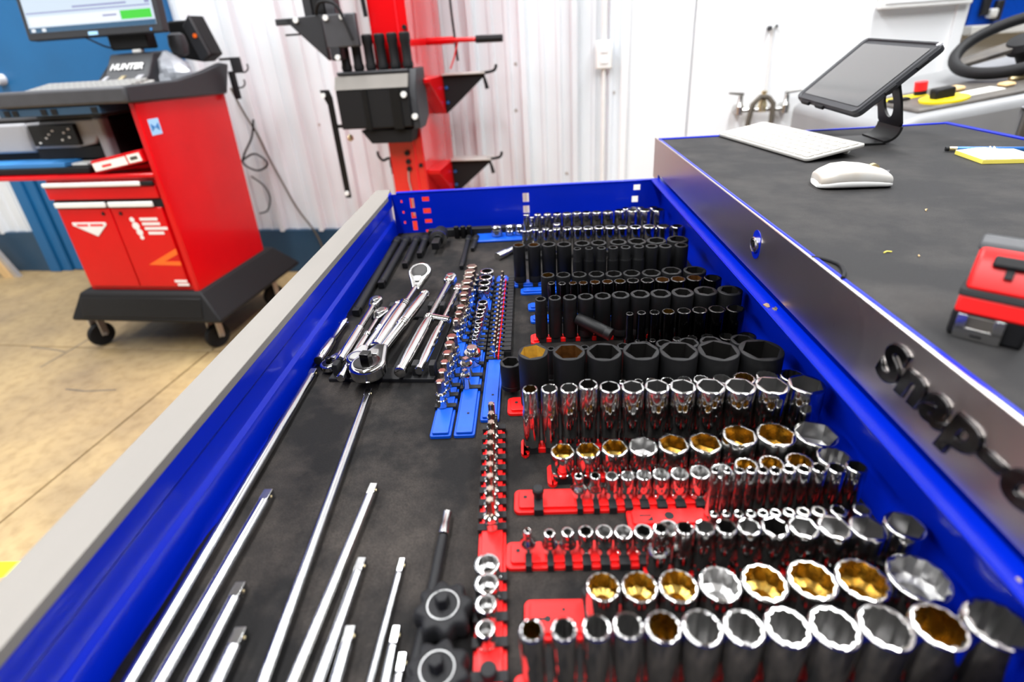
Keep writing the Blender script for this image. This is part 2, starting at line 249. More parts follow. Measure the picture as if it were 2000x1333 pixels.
def mat_screen():
    m = bpy.data.materials.new('screen_print'); m.use_nodes = True
    b = m.node_tree.nodes['Principled BSDF']
    b.inputs['Base Color'].default_value = (0.02, 0.02, 0.02, 1); b.inputs['Roughness'].default_value = 0.25
    b.inputs['Emission Color'].default_value = (0.70, 0.82, 0.95, 1); b.inputs['Emission Strength'].default_value = 1.25
    M['screen_print'] = m
    for n, c, s in (('screen_green', (0.06, 0.85, 0.04), 1.1), ('screen_line', (0.40, 0.42, 0.72), 1.0),
                    ('screen_bar', (0.03, 0.14, 0.28), 1.0), ('screen_white', (0.9, 0.95, 1.0), 1.3)):
        q = m.copy(); q.name = n
        bb = q.node_tree.nodes['Principled BSDF']
        bb.inputs['Emission Color'].default_value = (*c, 1); bb.inputs['Emission Strength'].default_value = s
        M[n] = q
mat_screen()

# ------------------------------------------------------------------ mesh builder
class MB:
    def __init__(s): s.v = []; s.f = []
    def add(s, vs, fs, mtx=None):
        n = len(s.v)
        s.v += [tuple((mtx @ Vector(v))) if mtx else tuple(v) for v in vs]
        s.f += [tuple(i+n for i in f) for f in fs]
        return s
    def box(s, x0, x1, y0, y1, z0, z1, mtx=None):
        vs = [(x0,y0,z0),(x1,y0,z0),(x1,y1,z0),(x0,y1,z0),(x0,y0,z1),(x1,y0,z1),(x1,y1,z1),(x0,y1,z1)]
        return s.add(vs, [(0,3,2,1),(4,5,6,7),(0,1,5,4),(1,2,6,5),(2,3,7,6),(3,0,4,7)], mtx)
    def prism(s, poly, a, b, axis='z', mtx=None):
        n = len(poly)
        def P(p, t):
            return (p[0], p[1], t) if axis == 'z' else ((p[0], t, p[1]) if axis == 'y' else (t, p[0], p[1]))
        vs = [P(p, a) for p in poly]+[P(p, b) for p in poly]
        fs = [tuple(range(n))[::-1], tuple(range(n, 2*n))]+[(i, (i+1) % n, n+(i+1) % n, n+i) for i in range(n)]
        return s.add(vs, fs, mtx)
    def loft(s, rings, cap0=True, cap1=True, mtx=None):
        n = len(rings[0]); vs = [p for r in rings for p in r]; fs = []
        for k in range(len(rings)-1):
            for i in range(n):
                j = (i+1) % n
                fs.append((k*n+i, k*n+j, (k+1)*n+j, (k+1)*n+i))
        if cap0: fs.append(tuple(range(n))[::-1])
        if cap1: fs.append(tuple(range((len(rings)-1)*n, len(rings)*n)))
        return s.add(vs, fs, mtx)
    def lathe(s, prof, n=24, mtx=None, cap0=True, cap1=True):
        rings = [[(r*math.cos(2*PI*i/n), r*math.sin(2*PI*i/n), z) for i in range(n)] for r, z in prof]
        return s.loft(rings, cap0, cap1, mtx)
    def rod(s, p0, p1, prof, n=20):
        # prof: (distance along, radius); runs from p0 towards p1
        p0 = Vector(p0); d = (Vector(p1)-p0).normalized()
        m = Matrix.Translation(p0) @ d.to_track_quat('Z', 'Y').to_matrix().to_4x4()
        return s.lathe([(r, t) for t, r in prof], n, m)
    def cyl(s, p0, p1, r0, r1=None, n=16):
        L = (Vector(p1)-Vector(p0)).length
        return s.rod(p0, p1, [(0, r0), (L, r0 if r1 is None else r1)], n)
    def tube(s, pts, r, n=8):
        pts = [Vector(p) for p in pts]; rings = []; up = None
        for i, p in enumerate(pts):
            t = (pts[min(i+1, len(pts)-1)]-pts[max(i-1, 0)]).normalized()
            if up is None:
                up = Vector((0, 0, 1)) if abs(t.z) < .9 else Vector((1, 0, 0))
            a = t.cross(up).normalized(); up = a.cross(t).normalized()
            rr = r[i] if isinstance(r, (list, tuple)) else r
            rings.append([tuple(p+(a*math.cos(2*PI*k/n)+up*math.sin(2*PI*k/n))*rr) for k in range(n)])
        return s.loft(rings)
    def mesh(s, name, smooth=35):
        me = bpy.data.meshes.new(name)
        me.from_pydata(s.v, [], s.f)
        bm = bmesh.new(); bm.from_mesh(me)
        bmesh.ops.recalc_face_normals(bm, faces=bm.faces)
        bm.to_mesh(me); bm.free()
        if smooth:
            me.shade_smooth(); me.set_sharp_from_angle(angle=rad(smooth))
        return me
    def build(s, name, m, parent=None, smooth=35, bevel=0.0, seg=2, loc=None):
        return link(name, s.mesh(name, smooth), m, parent, bevel, seg, loc)
def link(name, me, m, parent=None, bevel=0.0, seg=2, loc=None):
    if m and not me.materials: me.materials.append(M[m])
    o = bpy.data.objects.new(name, me); COL.objects.link(o)
    if parent: o.parent = parent
    if loc: o.location = loc
    if bevel:
        b = o.modifiers.new('bevel', 'BEVEL'); b.width = bevel; b.segments = seg; b.limit_method = 'ANGLE'; b.angle_limit = rad(40)
    return o
def empty(name, loc, rz=0.0, label=None, cat=None, group=None):
    o = bpy.data.objects.new(name, None); COL.objects.link(o)
    o.empty_display_size = 0.05; o.location = loc; o.rotation_euler = (0, 0, rz)
    if label: tag(o, label, cat, group)
    return o
def tag(o, label, cat, group=None):
    o['label'] = label; o['category'] = cat
    if group: o['group'] = group
    return o
def structure(o, label=None):
    o['kind'] = 'structure'
    if label: o['label'] = label
    return o
def bx(name, m, parent, x0, x1, y0, y1, z0, z1, bevel=0.0, mtx=None, seg=2):
    return MB().box(x0, x1, y0, y1, z0, z1, mtx).build(name, m, parent, 35, bevel, seg)
def rrect(x0, x1, y0, y1, r, n=5):
    out = []
    for cx, cy, a in ((x1-r, y0+r, -90), (x1-r, y1-r, 0), (x0+r, y1-r, 90), (x0+r, y0+r, 180)):
        for k in range(n+1):
            t = rad(a+90*k/n); out.append((cx+r*math.cos(t), cy+r*math.sin(t)))
    return out
def text_mesh(body, size, extrude, shear=0.0, offset=0.0, space=1.0, bevel=0.0):
    c = bpy.data.curves.new('lettering', 'FONT'); c.body = body; c.size = size; c.extrude = extrude
    c.shear = shear; c.offset = offset; c.space_character = space; c.bevel_depth = bevel; c.bevel_resolution = 1
    t = bpy.data.objects.new('lettering', c); COL.objects.link(t)
    dg = bpy.context.evaluated_depsgraph_get()
    me = bpy.data.meshes.new_from_object(t.evaluated_get(dg))
    bpy.data.objects.remove(t)
    me.materials.clear()
    return me
def panel_with_holes(x0, x1, z0, z1, holes, t):
    # flat sheet in x-z, thickness t along y, with rectangular openings
    xs = sorted({x0, x1, *[h[0] for h in holes], *[h[1] for h in holes]})
    zs = sorted({z0, z1, *[h[2] for h in holes], *[h[3] for h in holes]})
    bm = bmesh.new(); cache = {}
    def V(i, k, y):
        key = (i, k, y)
        if key not in cache: cache[key] = bm.verts.new((xs[i], y, zs[k]))
        return cache[key]
    def solid(i, k):
        if i < 0 or k < 0 or i >= len(xs)-1 or k >= len(zs)-1: return False
        cx = (xs[i]+xs[i+1])/2; cz = (zs[k]+zs[k+1])/2
        return not any(h[0] < cx < h[1] and h[2] < cz < h[3] for h in holes)
    for i in range(len(xs)-1):
        for k in range(len(zs)-1):
            if not solid(i, k): continue
            bm.faces.new([V(i,k,0.0), V(i+1,k,0.0), V(i+1,k+1,0.0), V(i,k+1,0.0)])
            bm.faces.new([V(i,k,t), V(i,k+1,t), V(i+1,k+1,t), V(i+1,k,t)])
            if not solid(i-1, k): bm.faces.new([V(i,k,0.0), V(i,k+1,0.0), V(i,k+1,t), V(i,k,t)])
            if not solid(i+1, k): bm.faces.new([V(i+1,k,0.0), V(i+1,k,t), V(i+1,k+1,t), V(i+1,k+1,0.0)])
            if not solid(i, k-1): bm.faces.new([V(i,k,0.0), V(i,k,t), V(i+1,k,t), V(i+1,k,0.0)])
            if not solid(i, k+1): bm.faces.new([V(i,k+1,0.0), V(i+1,k+1,0.0), V(i+1,k+1,t), V(i,k+1,t)])
    bmesh.ops.recalc_face_normals(bm, faces=bm.faces)
    me = bpy.data.meshes.new('sheet'); bm.to_mesh(me); bm.free()
    return me
ORD = ['first','second','third','fourth','fifth','sixth','seventh','eighth','ninth','tenth','eleventh','twelfth','thirteenth','fourteenth','fifteenth','sixteenth','seventeenth','eighteenth']

# ------------------------------------------------------------------ room
WALL_A = rad(-7.2)
WO = Vector((-1.676, 3.449, 0)); WU = Vector((math.cos(WALL_A), math.sin(WALL_A), 0)); WN = Vector((-WU.y, WU.x, 0))
def WP(s, off=0.0, z=0.0):
    p = WO+WU*s-WN*off; return (p.x, p.y, z)
WALL_Z = 4.15

# floor: slabs of concrete in the wall's grid, joints left open over a dark bed
fl = MB().box(-7, 7.5, -8.5, 3.2, -0.10, -0.03).build('floor', 'soft_black', None, 0)
fl.location = (WO.x, WO.y, 0); fl.rotation_euler = (0, 0, WALL_A)
structure(fl, 'tan concrete floor in large slabs')
for (sx0, sx1) in ((-7, -2.9), (-2.9, 0.13), (0.13, 3.2), (3.2, 7.5)):
    for (sy0, sy1) in ((-8.5, -4.1), (-4.1, -1.07), (-1.07, 3.2)):
        bx('slab', 'concrete', fl, sx0+0.004, sx1-0.004, sy0+0.004, sy1-0.004, -0.03, 0.0, bevel=0.003, seg=1)
crack = MB()
for pts in (((-0.68, -1.27), (-0.672, -1.10), (-0.671, -0.99)), ((-0.94, -1.085), (-0.80, -1.10), (-0.69, -1.12)), ((-0.36, -1.44), (-0.25, -1.45), (-0.1, -1.43))):
    for a, b in zip(pts[:-1], pts[1:]):
        d = Vector((b[0]-a[0], b[1]-a[1], 0)); nn = Vector((-d.y, d.x, 0)).normalized()*0.0035
        crack.prism([(a[0]-nn.x, a[1]-nn.y), (b[0]-nn.x, b[1]-nn.y), (b[0]+nn.x, b[1]+nn.y), (a[0]+nn.x, a[1]+nn.y)], 0.0, 0.0006)
crack.build('crack', 'machine_dark', fl, 0)

def corrugated(s0, s1, z0, z1):
    period = 0.275
    one = [(0.0, 0.0), (0.012, -0.034), (0.040, -0.034), (0.052, 0.0), (0.112, 0.0), (0.118, -0.010), (0.138, -0.010), (0.144, 0.0),
           (0.200, 0.0), (0.206, -0.010), (0.226, -0.010), (0.232, 0.0)]
    prof = []
    k = math.floor(s0/period)
    while k*period < s1:
        prof += [(k*period+a, b) for a, b in one if s0 <= k*period+a <= s1]
        k += 1
    prof = [(s0, 0.0)]+prof+[(s1, 0.0)]
    vs = [(a, b, z0) for a, b in prof]+[(a, b, z1) for a, b in prof]
    n = len(prof)
    return vs, [(i, i+1, n+i+1, n+i) for i in range(n-1)]
wb = MB().box(-5.2, -1.887, 0.004, 0.14, 0, WALL_Z).box(-0.36, 3.79, 0.004, 0.14, 0, WALL_Z).box(-1.887, -0.36, 0.004, 0.14, 2.16, WALL_Z).build('wall_back', 'white_paint', None, 0)
wb.location = (WO.x, WO.y, 0); wb.rotation_euler = (0, 0, WALL_A)
structure(wb, 'white ribbed metal wall with a navy band along the floor')
for s0, s1 in ((-5.2, -1.93), (-0.32, 2.195)):
    m_ = MB(); m_.add(*corrugated(s0, s1, 0.29, WALL_Z)); m_.build('ribbed_sheet', 'white_paint', wb, 30)
for s0, s1 in ((2.235, 2.551), (2.558, 3.76)):
    bx('panel', 'panel_white', wb, s0, s1, -0.012, 0.004, 0.0, WALL_Z, bevel=0.002)
bx('corner_strip', 'panel_white', wb, 2.195, 2.235, -0.034, 0.004, 0.0, WALL_Z, bevel=0.004)
bx('end_strip', 'panel_white', wb, 3.735, 3.7855, -0.03, 0.15, 0.0, WALL_Z, bevel=0.004)
for s0, s1 in ((-5.2, -1.90), (-0.35, 2.19)):
    bb = bx('baseboard_back', 'navy_band', None, s0, s1, -0.030, 0.004, 0.0, 0.299, bevel=0.003)
    bb.location = (WO.x, WO.y, 0); bb.rotation_euler = (0, 0, WALL_A); structure(bb)
for s, z in ((1.62, 0.98), (1.63, 1.22), (2.16, 1.05), (1.9, 0.62), (0.28, 0.93), (0.42, 0.95)):
    MB().cyl((s, -0.004, z), (s, 0.001, z), 0.008, 0.010, 8).build('rivet', 'aluminium', wb)
# door in the back wall
dr = bx('door_1', 'door_blue', None, -1.72, -0.48, -0.012, 0.035, 0.005, 2.10, bevel=0.004)
dr.location = (WO.x, WO.y, 0); dr.rotation_euler = (0, 0, WALL_A); structure(dr, 'blue metal door with a round white handle')
for a, b in ((-1.90, -1.81), (-1.81, -1.73), (-0.47, -0.34)):
    bx('jamb', 'door_blue', dr, a, b, -0.045 if a < -1.85 or a > -1 else -0.028, 0.02, 0.0, 2.18, bevel=0.005)
bx('head_jamb', 'door_blue', dr, -1.90, -0.34, -0.045, 0.02, 2.11, 2.20, bevel=0.005)
MB().cyl((-1.63, -0.012, 1.30), (-1.63, -0.06, 1.30), 0.033, 0.030, 20).build('handle', 'white_plastic', dr)
MB().cyl((-1.645, -0.06, 1.30), (-1.645, -0.066, 1.30), 0.012, 0.012, 12).build('lock_mark', 'blue_plastic', dr)

cl = bx('ceiling', 'ceiling_white', None, -6.5, 6.5, -2.6, 5.6, WALL_Z, WALL_Z+0.1); structure(cl, 'white ceiling')
wl = bx('wall_left_bounce', 'panel_white', None, -6.6, -6.5, -2.6, 5.6, 0, WALL_Z); structure(wl, 'unseen white side wall added to bounce light')  # out of view; added to bounce light back onto the chest
# far room beyond the wall's end
wf = bx('wall_far', 'panel_white', None, 1.9, 7.0, 4.5, 4.6, 0, WALL_Z); structure(wf, 'white wall of the room beyond')
pb = empty('pegboard', (3.10, 4.42, 1.235), 0, 'blue tool board hanging on the far white wall', 'tool board')
bx('board', 'blue_plastic', pb, 0, 1.5, -0.03, 0.03, 0.0, 0.9, bevel=0.01)
bx('ledge', 'white_plastic', pb, 0, 1.5, -0.10, 0.03, -0.06, 0.0, bevel=0.006)
for x, z, w, h in ((0.06, 0.06, 0.05, 0.16), (0.15, 0.02, 0.05, 0.13), (0.38, 0.10, 0.035, 0.2)):
    bx('hanging_tool', 'case_grey', pb, x, x+w, -0.07, -0.03, z, z+h, bevel=0.008)
bx('hook', 'white_plastic', pb, 0.11, 0.16, -0.09, -0.03, 0.04, 0.10, bevel=0.012)
bx('hook', 'white_plastic', pb, 0.40, 0.46, -0.09, -0.03, 0.20, 0.25, bevel=0.012)

# wall fittings
ot = empty('outlet', WP(2.105, 0.030, 1.241), WALL_A, 'white double power outlet with conduit on the ribbed wall', 'outlet')
bx('cover', 'white_plastic', ot, -0.042, 0.042, -0.030, 0.0, -0.068, 0.068, bevel=0.006)
for z in (-0.026, 0.026): bx('socket_face', 'panel_white', ot, -0.018, 0.018, -0.034, -0.029, z-0.017, z+0.017, bevel=0.004)
MB().cyl((0, -0.006, 0.066), (0, -0.006, 2.8), 0.013, None, 12).build('conduit', 'white_plastic', ot)
MB().cyl((0, -0.006, -0.066), (0, -0.006, -1.22), 0.011, None, 12).build('conduit', 'white_plastic', ot)
wbx = empty('wall_cabinet', WP(3.386, 0.012, 1.366), WALL_A, 'white box cabinet hung high on the smooth wall', 'cabinet')
bx('case', 'white_plastic', wbx, 0.0, 0.385, -0.06, 0.0, 0.0, 0.6, bevel=0.006)
bx('lid', 'panel_white', wbx, 0.015, 0.37, -0.066, -0.06, 0.02, 0.58, bevel=0.004)

fc = empty('wall_faucet', WP(2.916, 0.012, 0.940), WALL_A, 'chrome wall faucet with two lever handles and hanging hose', 'faucet')
MB().cyl((-0.115, -0.06, 0.0), (0.115, -0.06, 0.0), 0.012, None, 14).build('crossbar', 'chrome_worn', fc)
for sx in (-1, 1):
    MB().cyl((sx*0.112, 0.0, 0.0), (sx*0.112, -0.055, 0.0), 0.026, 0.022, 16).build('flange', 'chrome_worn', fc)
    MB().rod((sx*0.112, -0.06, -0.02), (sx*0.112, -0.06, 0.09), [(0, .018), (.04, .020), (.05, .013), (.085, .012), (.1, .006)], 14).build('valve', 'chrome_worn', fc)
    MB().cyl((sx*0.100, -0.06, 0.078), (sx*0.175, -0.075, 0.088), 0.009, 0.006, 10).build('lever', 'chrome_worn', fc)
MB().rod((0, -0.06, -0.01), (0, -0.06, 0.09), [(0, .02), (.04, .02), (.06, .014), (.09, .012), (.1, .016)], 14).build('spout_body', 'brass_pale', fc)
MB().tube([(0.02, -0.075, 0.06), (-0.02, -0.085, 0.065), (-0.055, -0.09, 0.03), (-0.068, -0.09, -0.05), (-0.072, -0.09, -0.2), (-0.075, -0.09, -0.5)], 0.013, 10).build('hose', 'hose', fc)
MB().tube([(0.02, -0.075, 0.06), (0.045, -0.085, 0.03), (0.045, -0.09, -0.05), (0.035, -0.09, -0.2), (0.03, -0.09, -0.5)], 0.013, 10).build('hose', 'hose', fc)
MB().cyl((0.022, -0.012, 0.08), (0.012, -0.008, 0.375), 0.004, None, 8).build('riser', 'white_plastic', fc)
MB().cyl((-0.004, 0.0, 0.375), (-0.004, -0.03, 0.378), 0.011, 0.009, 12).build('clip', 'case_grey', fc)
MB().cyl((0.026, 0.0, 0.382), (0.026, -0.025, 0.385), 0.008, 0.007, 12).build('clip', 'chrome_worn', fc)

# cables hanging on the ribbed wall
cb = empty('wall_cable', WP(-0.06, 0.03, 0.0), WALL_A, 'dark power cable hanging in a knot beside the red console', 'cable')
def spl(pts, n=6):
    out = []
    P = [Vector(p) for p in pts]
    for i in range(len(P)-1):
        p0 = P[max(i-1, 0)]; p1 = P[i]; p2 = P[i+1]; p3 = P[min(i+2, len(P)-1)]
        for k in range(n):
            t = k/n
            out.append(0.5*((2*p1)+(p2-p0)*t+(2*p0-5*p1+4*p2-p3)*t*t+(3*p1-p0-3*p2+p3)*t**3))
    out.append(P[-1]); return out
MB().tube(spl([(0.0, -0.02, 1.18), (0.04, -0.02, 1.05), (0.10, -0.02, 0.90), (0.13, -0.02, 0.78), (0.18, -0.02, 0.62), (0.24, -0.02, 0.45), (0.33, -0.02, 0.28), (0.37, -0.03, 0.12), (0.40, -0.04, 0.012)]), 0.006, 8).build('lead', 'hose', cb)
MB().tube(spl([(0.10, -0.03, 1.0), (0.06, -0.03, 0.90), (-0.02, -0.03, 0.80), (-0.04, -0.03, 0.74), (0.05, -0.04, 0.70), (0.12, -0.03, 0.74), (0.05, -0.03, 0.80), (-0.05, -0.03, 0.76)]), 0.006, 8).build('lead', 'soft_black', cb)
MB().tube(spl([(-0.02, -0.02, 0.66), (0.05, -0.02, 0.60), (0.07, -0.02, 0.52), (0.03, -0.02, 0.44), (-0.03, -0.02, 0.42)]), 0.005, 8).build('lead', 'soft_black', cb)

ft = bx('floor_tape', 'yellow_tape', None, -1.80, -1.60, 1.06, 1.115, 0.0, 0.0015)
tag(ft, 'yellow floor marking tape on the concrete near the drawer', 'floor marking')
wp = empty('leaning_board', WP(-2.06, 0.06, 0.0), WALL_A, 'narrow yellow and grey board leaning at the far left wall', 'board')
MB().prism([(-0.12, 0.0), (-0.05, 0.0), (-0.16, 0.30), (-0.23, 0.30)], -0.10, -0.07, 'y').build('board', 'wood', wp)
MB().prism([(-0.04, 0.0), (0.0, 0.0), (-0.13, 0.30), (-0.17, 0.30)], -0.09, -0.06, 'y').build('edge_rail', 'aluminium', wp)

# ------------------------------------------------------------------ tool chest
CHX0, CHX1, CHY0, CHY1, CHZ = 0.319, 1.023, 0.0, 1.417, 1.10
ch = empty('tool_chest', (0, 0, 0), 0, 'large blue tool chest with a dark mat top and steel fascia', 'tool chest')
bx('body', 'blue_paint', ch, 0.348, CHX1-0.004, CHY0, CHY1-0.004, 0.12, CHZ-0.012, bevel=0.004)
bx('lower_front', 'blue_paint', ch, 0.322, 0.348, CHY0, CHY1-0.01, 0.12, 0.84, bevel=0.003)
for x in (0.42, 0.95):
    for y in (0.10, 1.32):
        MB().cyl((x-0.02, y, 0.06), (x+0.02, y, 0.06), 0.06, None, 20).build('caster', 'soft_black', ch)
bx('top_mat', 'top_mat', ch, CHX0+0.008, CHX1-0.012, CHY0+0.01, CHY1-0.009, CHZ-0.012, CHZ, bevel=0.001, seg=1)
# thin blue lip round the mat
bx('lip', 'blue_paint', ch, CHX1-0.012, CHX1, CHY0, CHY1, CHZ-0.03, CHZ+0.0035, bevel=0.002)
bx('lip', 'blue_paint', ch, CHX0+0.003, CHX1, CHY1-0.009, CHY1, CHZ-0.03, CHZ+0.003, bevel=0.002)
bx('lip', 'blue_paint', ch, CHX0+0.0035, CHX0+0.008, CHY0, CHY1, CHZ-0.03, CHZ+0.002, bevel=0.001)
fs = bx('steel_fascia', 'brushed_steel', ch, CHX0, CHX0+0.004, CHY0, CHY1-0.028, 1.0185, CHZ+0.0015, bevel=0.001, seg=1)
bx('fascia_corner', 'brushed_steel', ch, CHX0+0.001, CHX0+0.008, CHY1-0.025, CHY1+0.03, 1.0, CHZ, bevel=0.001, seg=1)
bx('fascia_core', 'soft_black', ch, CHX0+0.004, 0.348, CHY0, CHY1-0.01, 1.021, CHZ-0.014)
# lock
LY, LZ = 0.749, 1.063
mx_ = Matrix(((0, 0, -1, CHX0), (-1, 0, 0, LY), (0, 1, 0, LZ), (0, 0, 0, 1)))
MB().prism(rrect(-0.0135, 0.0135, -0.021, 0.021, 0.0134, 8), -0.001, 0.0008, 'z', mx_).build('lock_plate', 'blue_paint', fs)
MB().lathe([(0.0115, 0.0), (0.0115, 0.004), (0.010, 0.0052), (0.0085, 0.0045), (0.0075, 0.0052), (0.006, 0.0046), (0.0001, 0.005)], 28, mx_).build('lock_cylinder', 'chrome_worn', fs)
bx('keyhole', 'soft_black', fs, -0.0008, 0.0008, -0.003, 0.003, 0.0046, 0.0056, mtx=mx_)
# raised badge lettering
BM = Matrix(((0, 0, -1, CHX0), (-1, 0, 0, 0.443), (0, 1, 0, 1.049), (0, 0, 0, 1))) @ Matrix.Diagonal((1.13, 1.0, 1.0, 1.0))
lt = text_mesh('Snap-on', 0.053, 0.0024, 0.26, 0.0018, 1.10, 0.0010)
lo = link('badge_lettering', lt, 'dark_chrome', fs); lo.matrix_local = BM
sl = MB()
bmB = text_mesh('Snap-on', 0.053, 0.0006, 0.26, 0.0034, 1.10, 0.0)
lo2 = link('badge_backing', bmB, 'chrome', fs); lo2.matrix_local = BM

# ------------------------------------------------------------------ the open drawer
FZ, RIM = 0.899, 1.008
DX0, DX1, DY0, DY1 = -0.3625, 0.3305, 0.04, 1.383
dw = empty('drawer', (0, 0, 0)); dw.parent = ch; dw['label'] = 'open blue steel drawer filled with sockets and ratchets'
bx('pan', 'blue_paint', dw, DX0, DX1, DY0, DY1, FZ-0.012, FZ-0.004)
# front wall (left), slightly dished with a pressed crease
m_ = MB().prism([(DX0, FZ-0.012), (DX0, FZ+0.02), (DX0-0.001, FZ+0.034), (DX0-0.0055, FZ+0.040), (DX0-0.0060, FZ+0.068), (DX0-0.001, FZ+0.075), (DX0, RIM-0.014), (DX0, RIM), (DX0-0.004, RIM), (DX0-0.012, FZ-0.012)], DY0, DY1+0.004, 'y')
m_.build('front_wall', 'blue_paint', dw, 20)
bx('drawer_front', 'blue_paint', dw, DX0-0.044, DX0-0.012, DY0-0.03, DY1+0.03, FZ-0.03, RIM-0.004, bevel=0.002)
m_ = MB().prism([(DX0-0.0475, RIM-0.016), (DX0-0.0445, RIM-0.016), (DX0-0.0445, RIM-0.004), (DX0-0.003, RIM-0.004), (DX0-0.003, RIM-0.010), (DX0+0.0005, RIM-0.010), (DX0+0.0005, RIM+0.001), (DX0-0.0465, RIM+0.001)], DY0-0.03, 1.345, 'y')
m_.build('trim_rail', 'trim_metal', dw, 30, bevel=0.0008)
m_ = MB().prism([(DX0-0.0475, 1.345), (DX0+0.0, 1.345), (DX0-0.004, 1.368), (DX0-0.010, 1.420), (DX0-0.0475, 1.420)], RIM-0.014, RIM+0.0006)
m_.build('trim_end', 'trim_metal', dw)
# far wall with slots punched through
pw = link('far_wall', panel_with_holes(DX0, DX1, FZ-0.012, RIM-0.004, WALL_HOLES, 0.0018), 'blue_paint', dw, loc=(0, DY1, 0))
bx('far_rim', 'blue_paint', dw, DX0+0.012, DX1, DY1-0.001, DY1+0.012, RIM-0.004, RIM+0.0005, bevel=0.001)
bx('near_wall', 'blue_paint', dw, DX0, DX1, DY0-0.002, DY0, FZ-0.012, RIM)
# back wall with its inward rolled flange
m_ = MB().prism([(DX1, FZ-0.012), (DX1, RIM-0.032), (0.304, RIM-0.005), (0.3025, RIM-0.002), (0.304, RIM), (DX1+0.006, RIM+0.001), (DX1+0.006, FZ-0.012)], DY0, DY1, 'y')
m_.build('back_wall', 'blue_paint', dw, 20)
for (x, y, a, s) in ((0.308, 0.662, 0.4, 0.006), (0.313, 0.650, -0.3, 0.004), (0.316, 0.653, 0.9, 0.003), (0.311, 0.25, 0.2, 0.002)):
    m_ = MB().prism([(x+s*math.cos(a+t)*(1+0.35*math.sin(3*t+a))*(0.6), y+s*math.sin(a+t)*(1.2+0.3*math.cos(2*t))) for t in [k*PI/4 for k in range(8)]], RIM-0.0005, RIM+0.0012)
    m_.build('paint_chip', 'brass_pale', dw)
# rubber liner, its left edge curling along the wall
rows_ = []
nY = 60
for k in range(nY+1):
    y = DY0+0.002+(DY1-DY0-0.004)*k/nY
    w = 0.004*math.sin(y*17)+0.003*math.sin(y*41+1)
    edge = DX0+0.010+w if y < 0.9 else DX0+0.004
    lift = 0.004+0.003*math.sin(y*23) if y < 0.9 else 0.001
    rows_.append([(edge, y, FZ+lift), (edge+0.02, y, FZ+0.001), (-0.1, y, FZ), (0.1, y, FZ), (DX1-0.002, y, FZ)])
m_ = MB(); vs = [p for r_ in rows_ for p in r_]; c = len(rows_[0])
m_.add(vs, [(k*c+i, k*c+i+1, (k+1)*c+i+1, (k+1)*c+i) for k in range(nY) for i in range(c-1)])
ln = m_.build('liner', 'drawer_mat', dw, 60)
sd = ln.modifiers.new('thick', 'SOLIDIFY'); sd.thickness = 0.003; sd.offset = -1

# ------------------------------------------------------------------ sockets
RZ = 0.009            # sockets stand this far above the mat, on their rails
def hole_radius(t, rc, pts):
    def hexr(a):
        a = ((math.degrees(a)+30) % 60)-30
        return rc*math.cos(rad(30))/math.cos(rad(a))
    if pts == 6: return hexr(t)
    return max(hexr(t), hexr(t+rad(30)))
def socket_meshes(d, h, pts, ratio, step=None, twist=0.0):
    n = 48; R = d/2
    prof = []
    if step:
        fl, fsz, ball = step
        Rl = R*fl
        hz = h*fsz
        if ball:
            prof = [(R*1.02, 0.0), (R*1.10, 0.001), (R*1.12, hz*0.35), (Rl*0.92, hz*0.55), (Rl, hz*0.72), (Rl*0.97, hz*0.88), (R*1.12, hz*1.12), (R, hz*1.35)]
        else:
            prof = [(Rl-0.0008, 0.0), (Rl, 0.0008), (Rl, hz-0.0015), (Rl*0.98, hz-0.0005), (R, hz+0.0025)]
    else:
        prof = [(R-0.0009, 0.0), (R, 0.0009), (R, h*0.16), (R*0.985, h*0.165), (R*0.985, h*0.185), (R, h*0.19)]
    prof += [(R, h-0.0013), (R-0.0003, h-0.0005), (R-0.0011, h)]
    A = [2*PI*i/n+twist for i in range(n)]
    rings = [[(r*math.cos(a), r*math.sin(a), z) for a in A] for r, z in prof]
    rc = ratio*R
    H = [min(hole_radius(a-twist, rc, pts), R*0.955) for a in A]
    rings.append([(q*math.cos(a), q*math.sin(a), h-0.0001) for q, a in zip(H, A)])
    body = MB().loft(rings, True, False).mesh('socket', 38)
    depth = h*0.62 if h > 0.045 else h*0.5
    br = [rings[-1], [(q*math.cos(a), q*math.sin(a), h-depth) for q, a in zip(H, A)],
          [(rc*0.55*math.cos(a), rc*0.55*math.sin(a), h-depth-0.002) for a in A],
          [(rc*0.50*math.cos(a), rc*0.50*math.sin(a), h-depth-0.012) for a in A]]
    bore = MB().loft(br, False, True).mesh('bore', 20)
    return body, bore
S, G, D_, Ru, Ye = 'chrome_bore', 'gold_bore', 'dark_bore', 'rust_bore', 'yellow_bore'
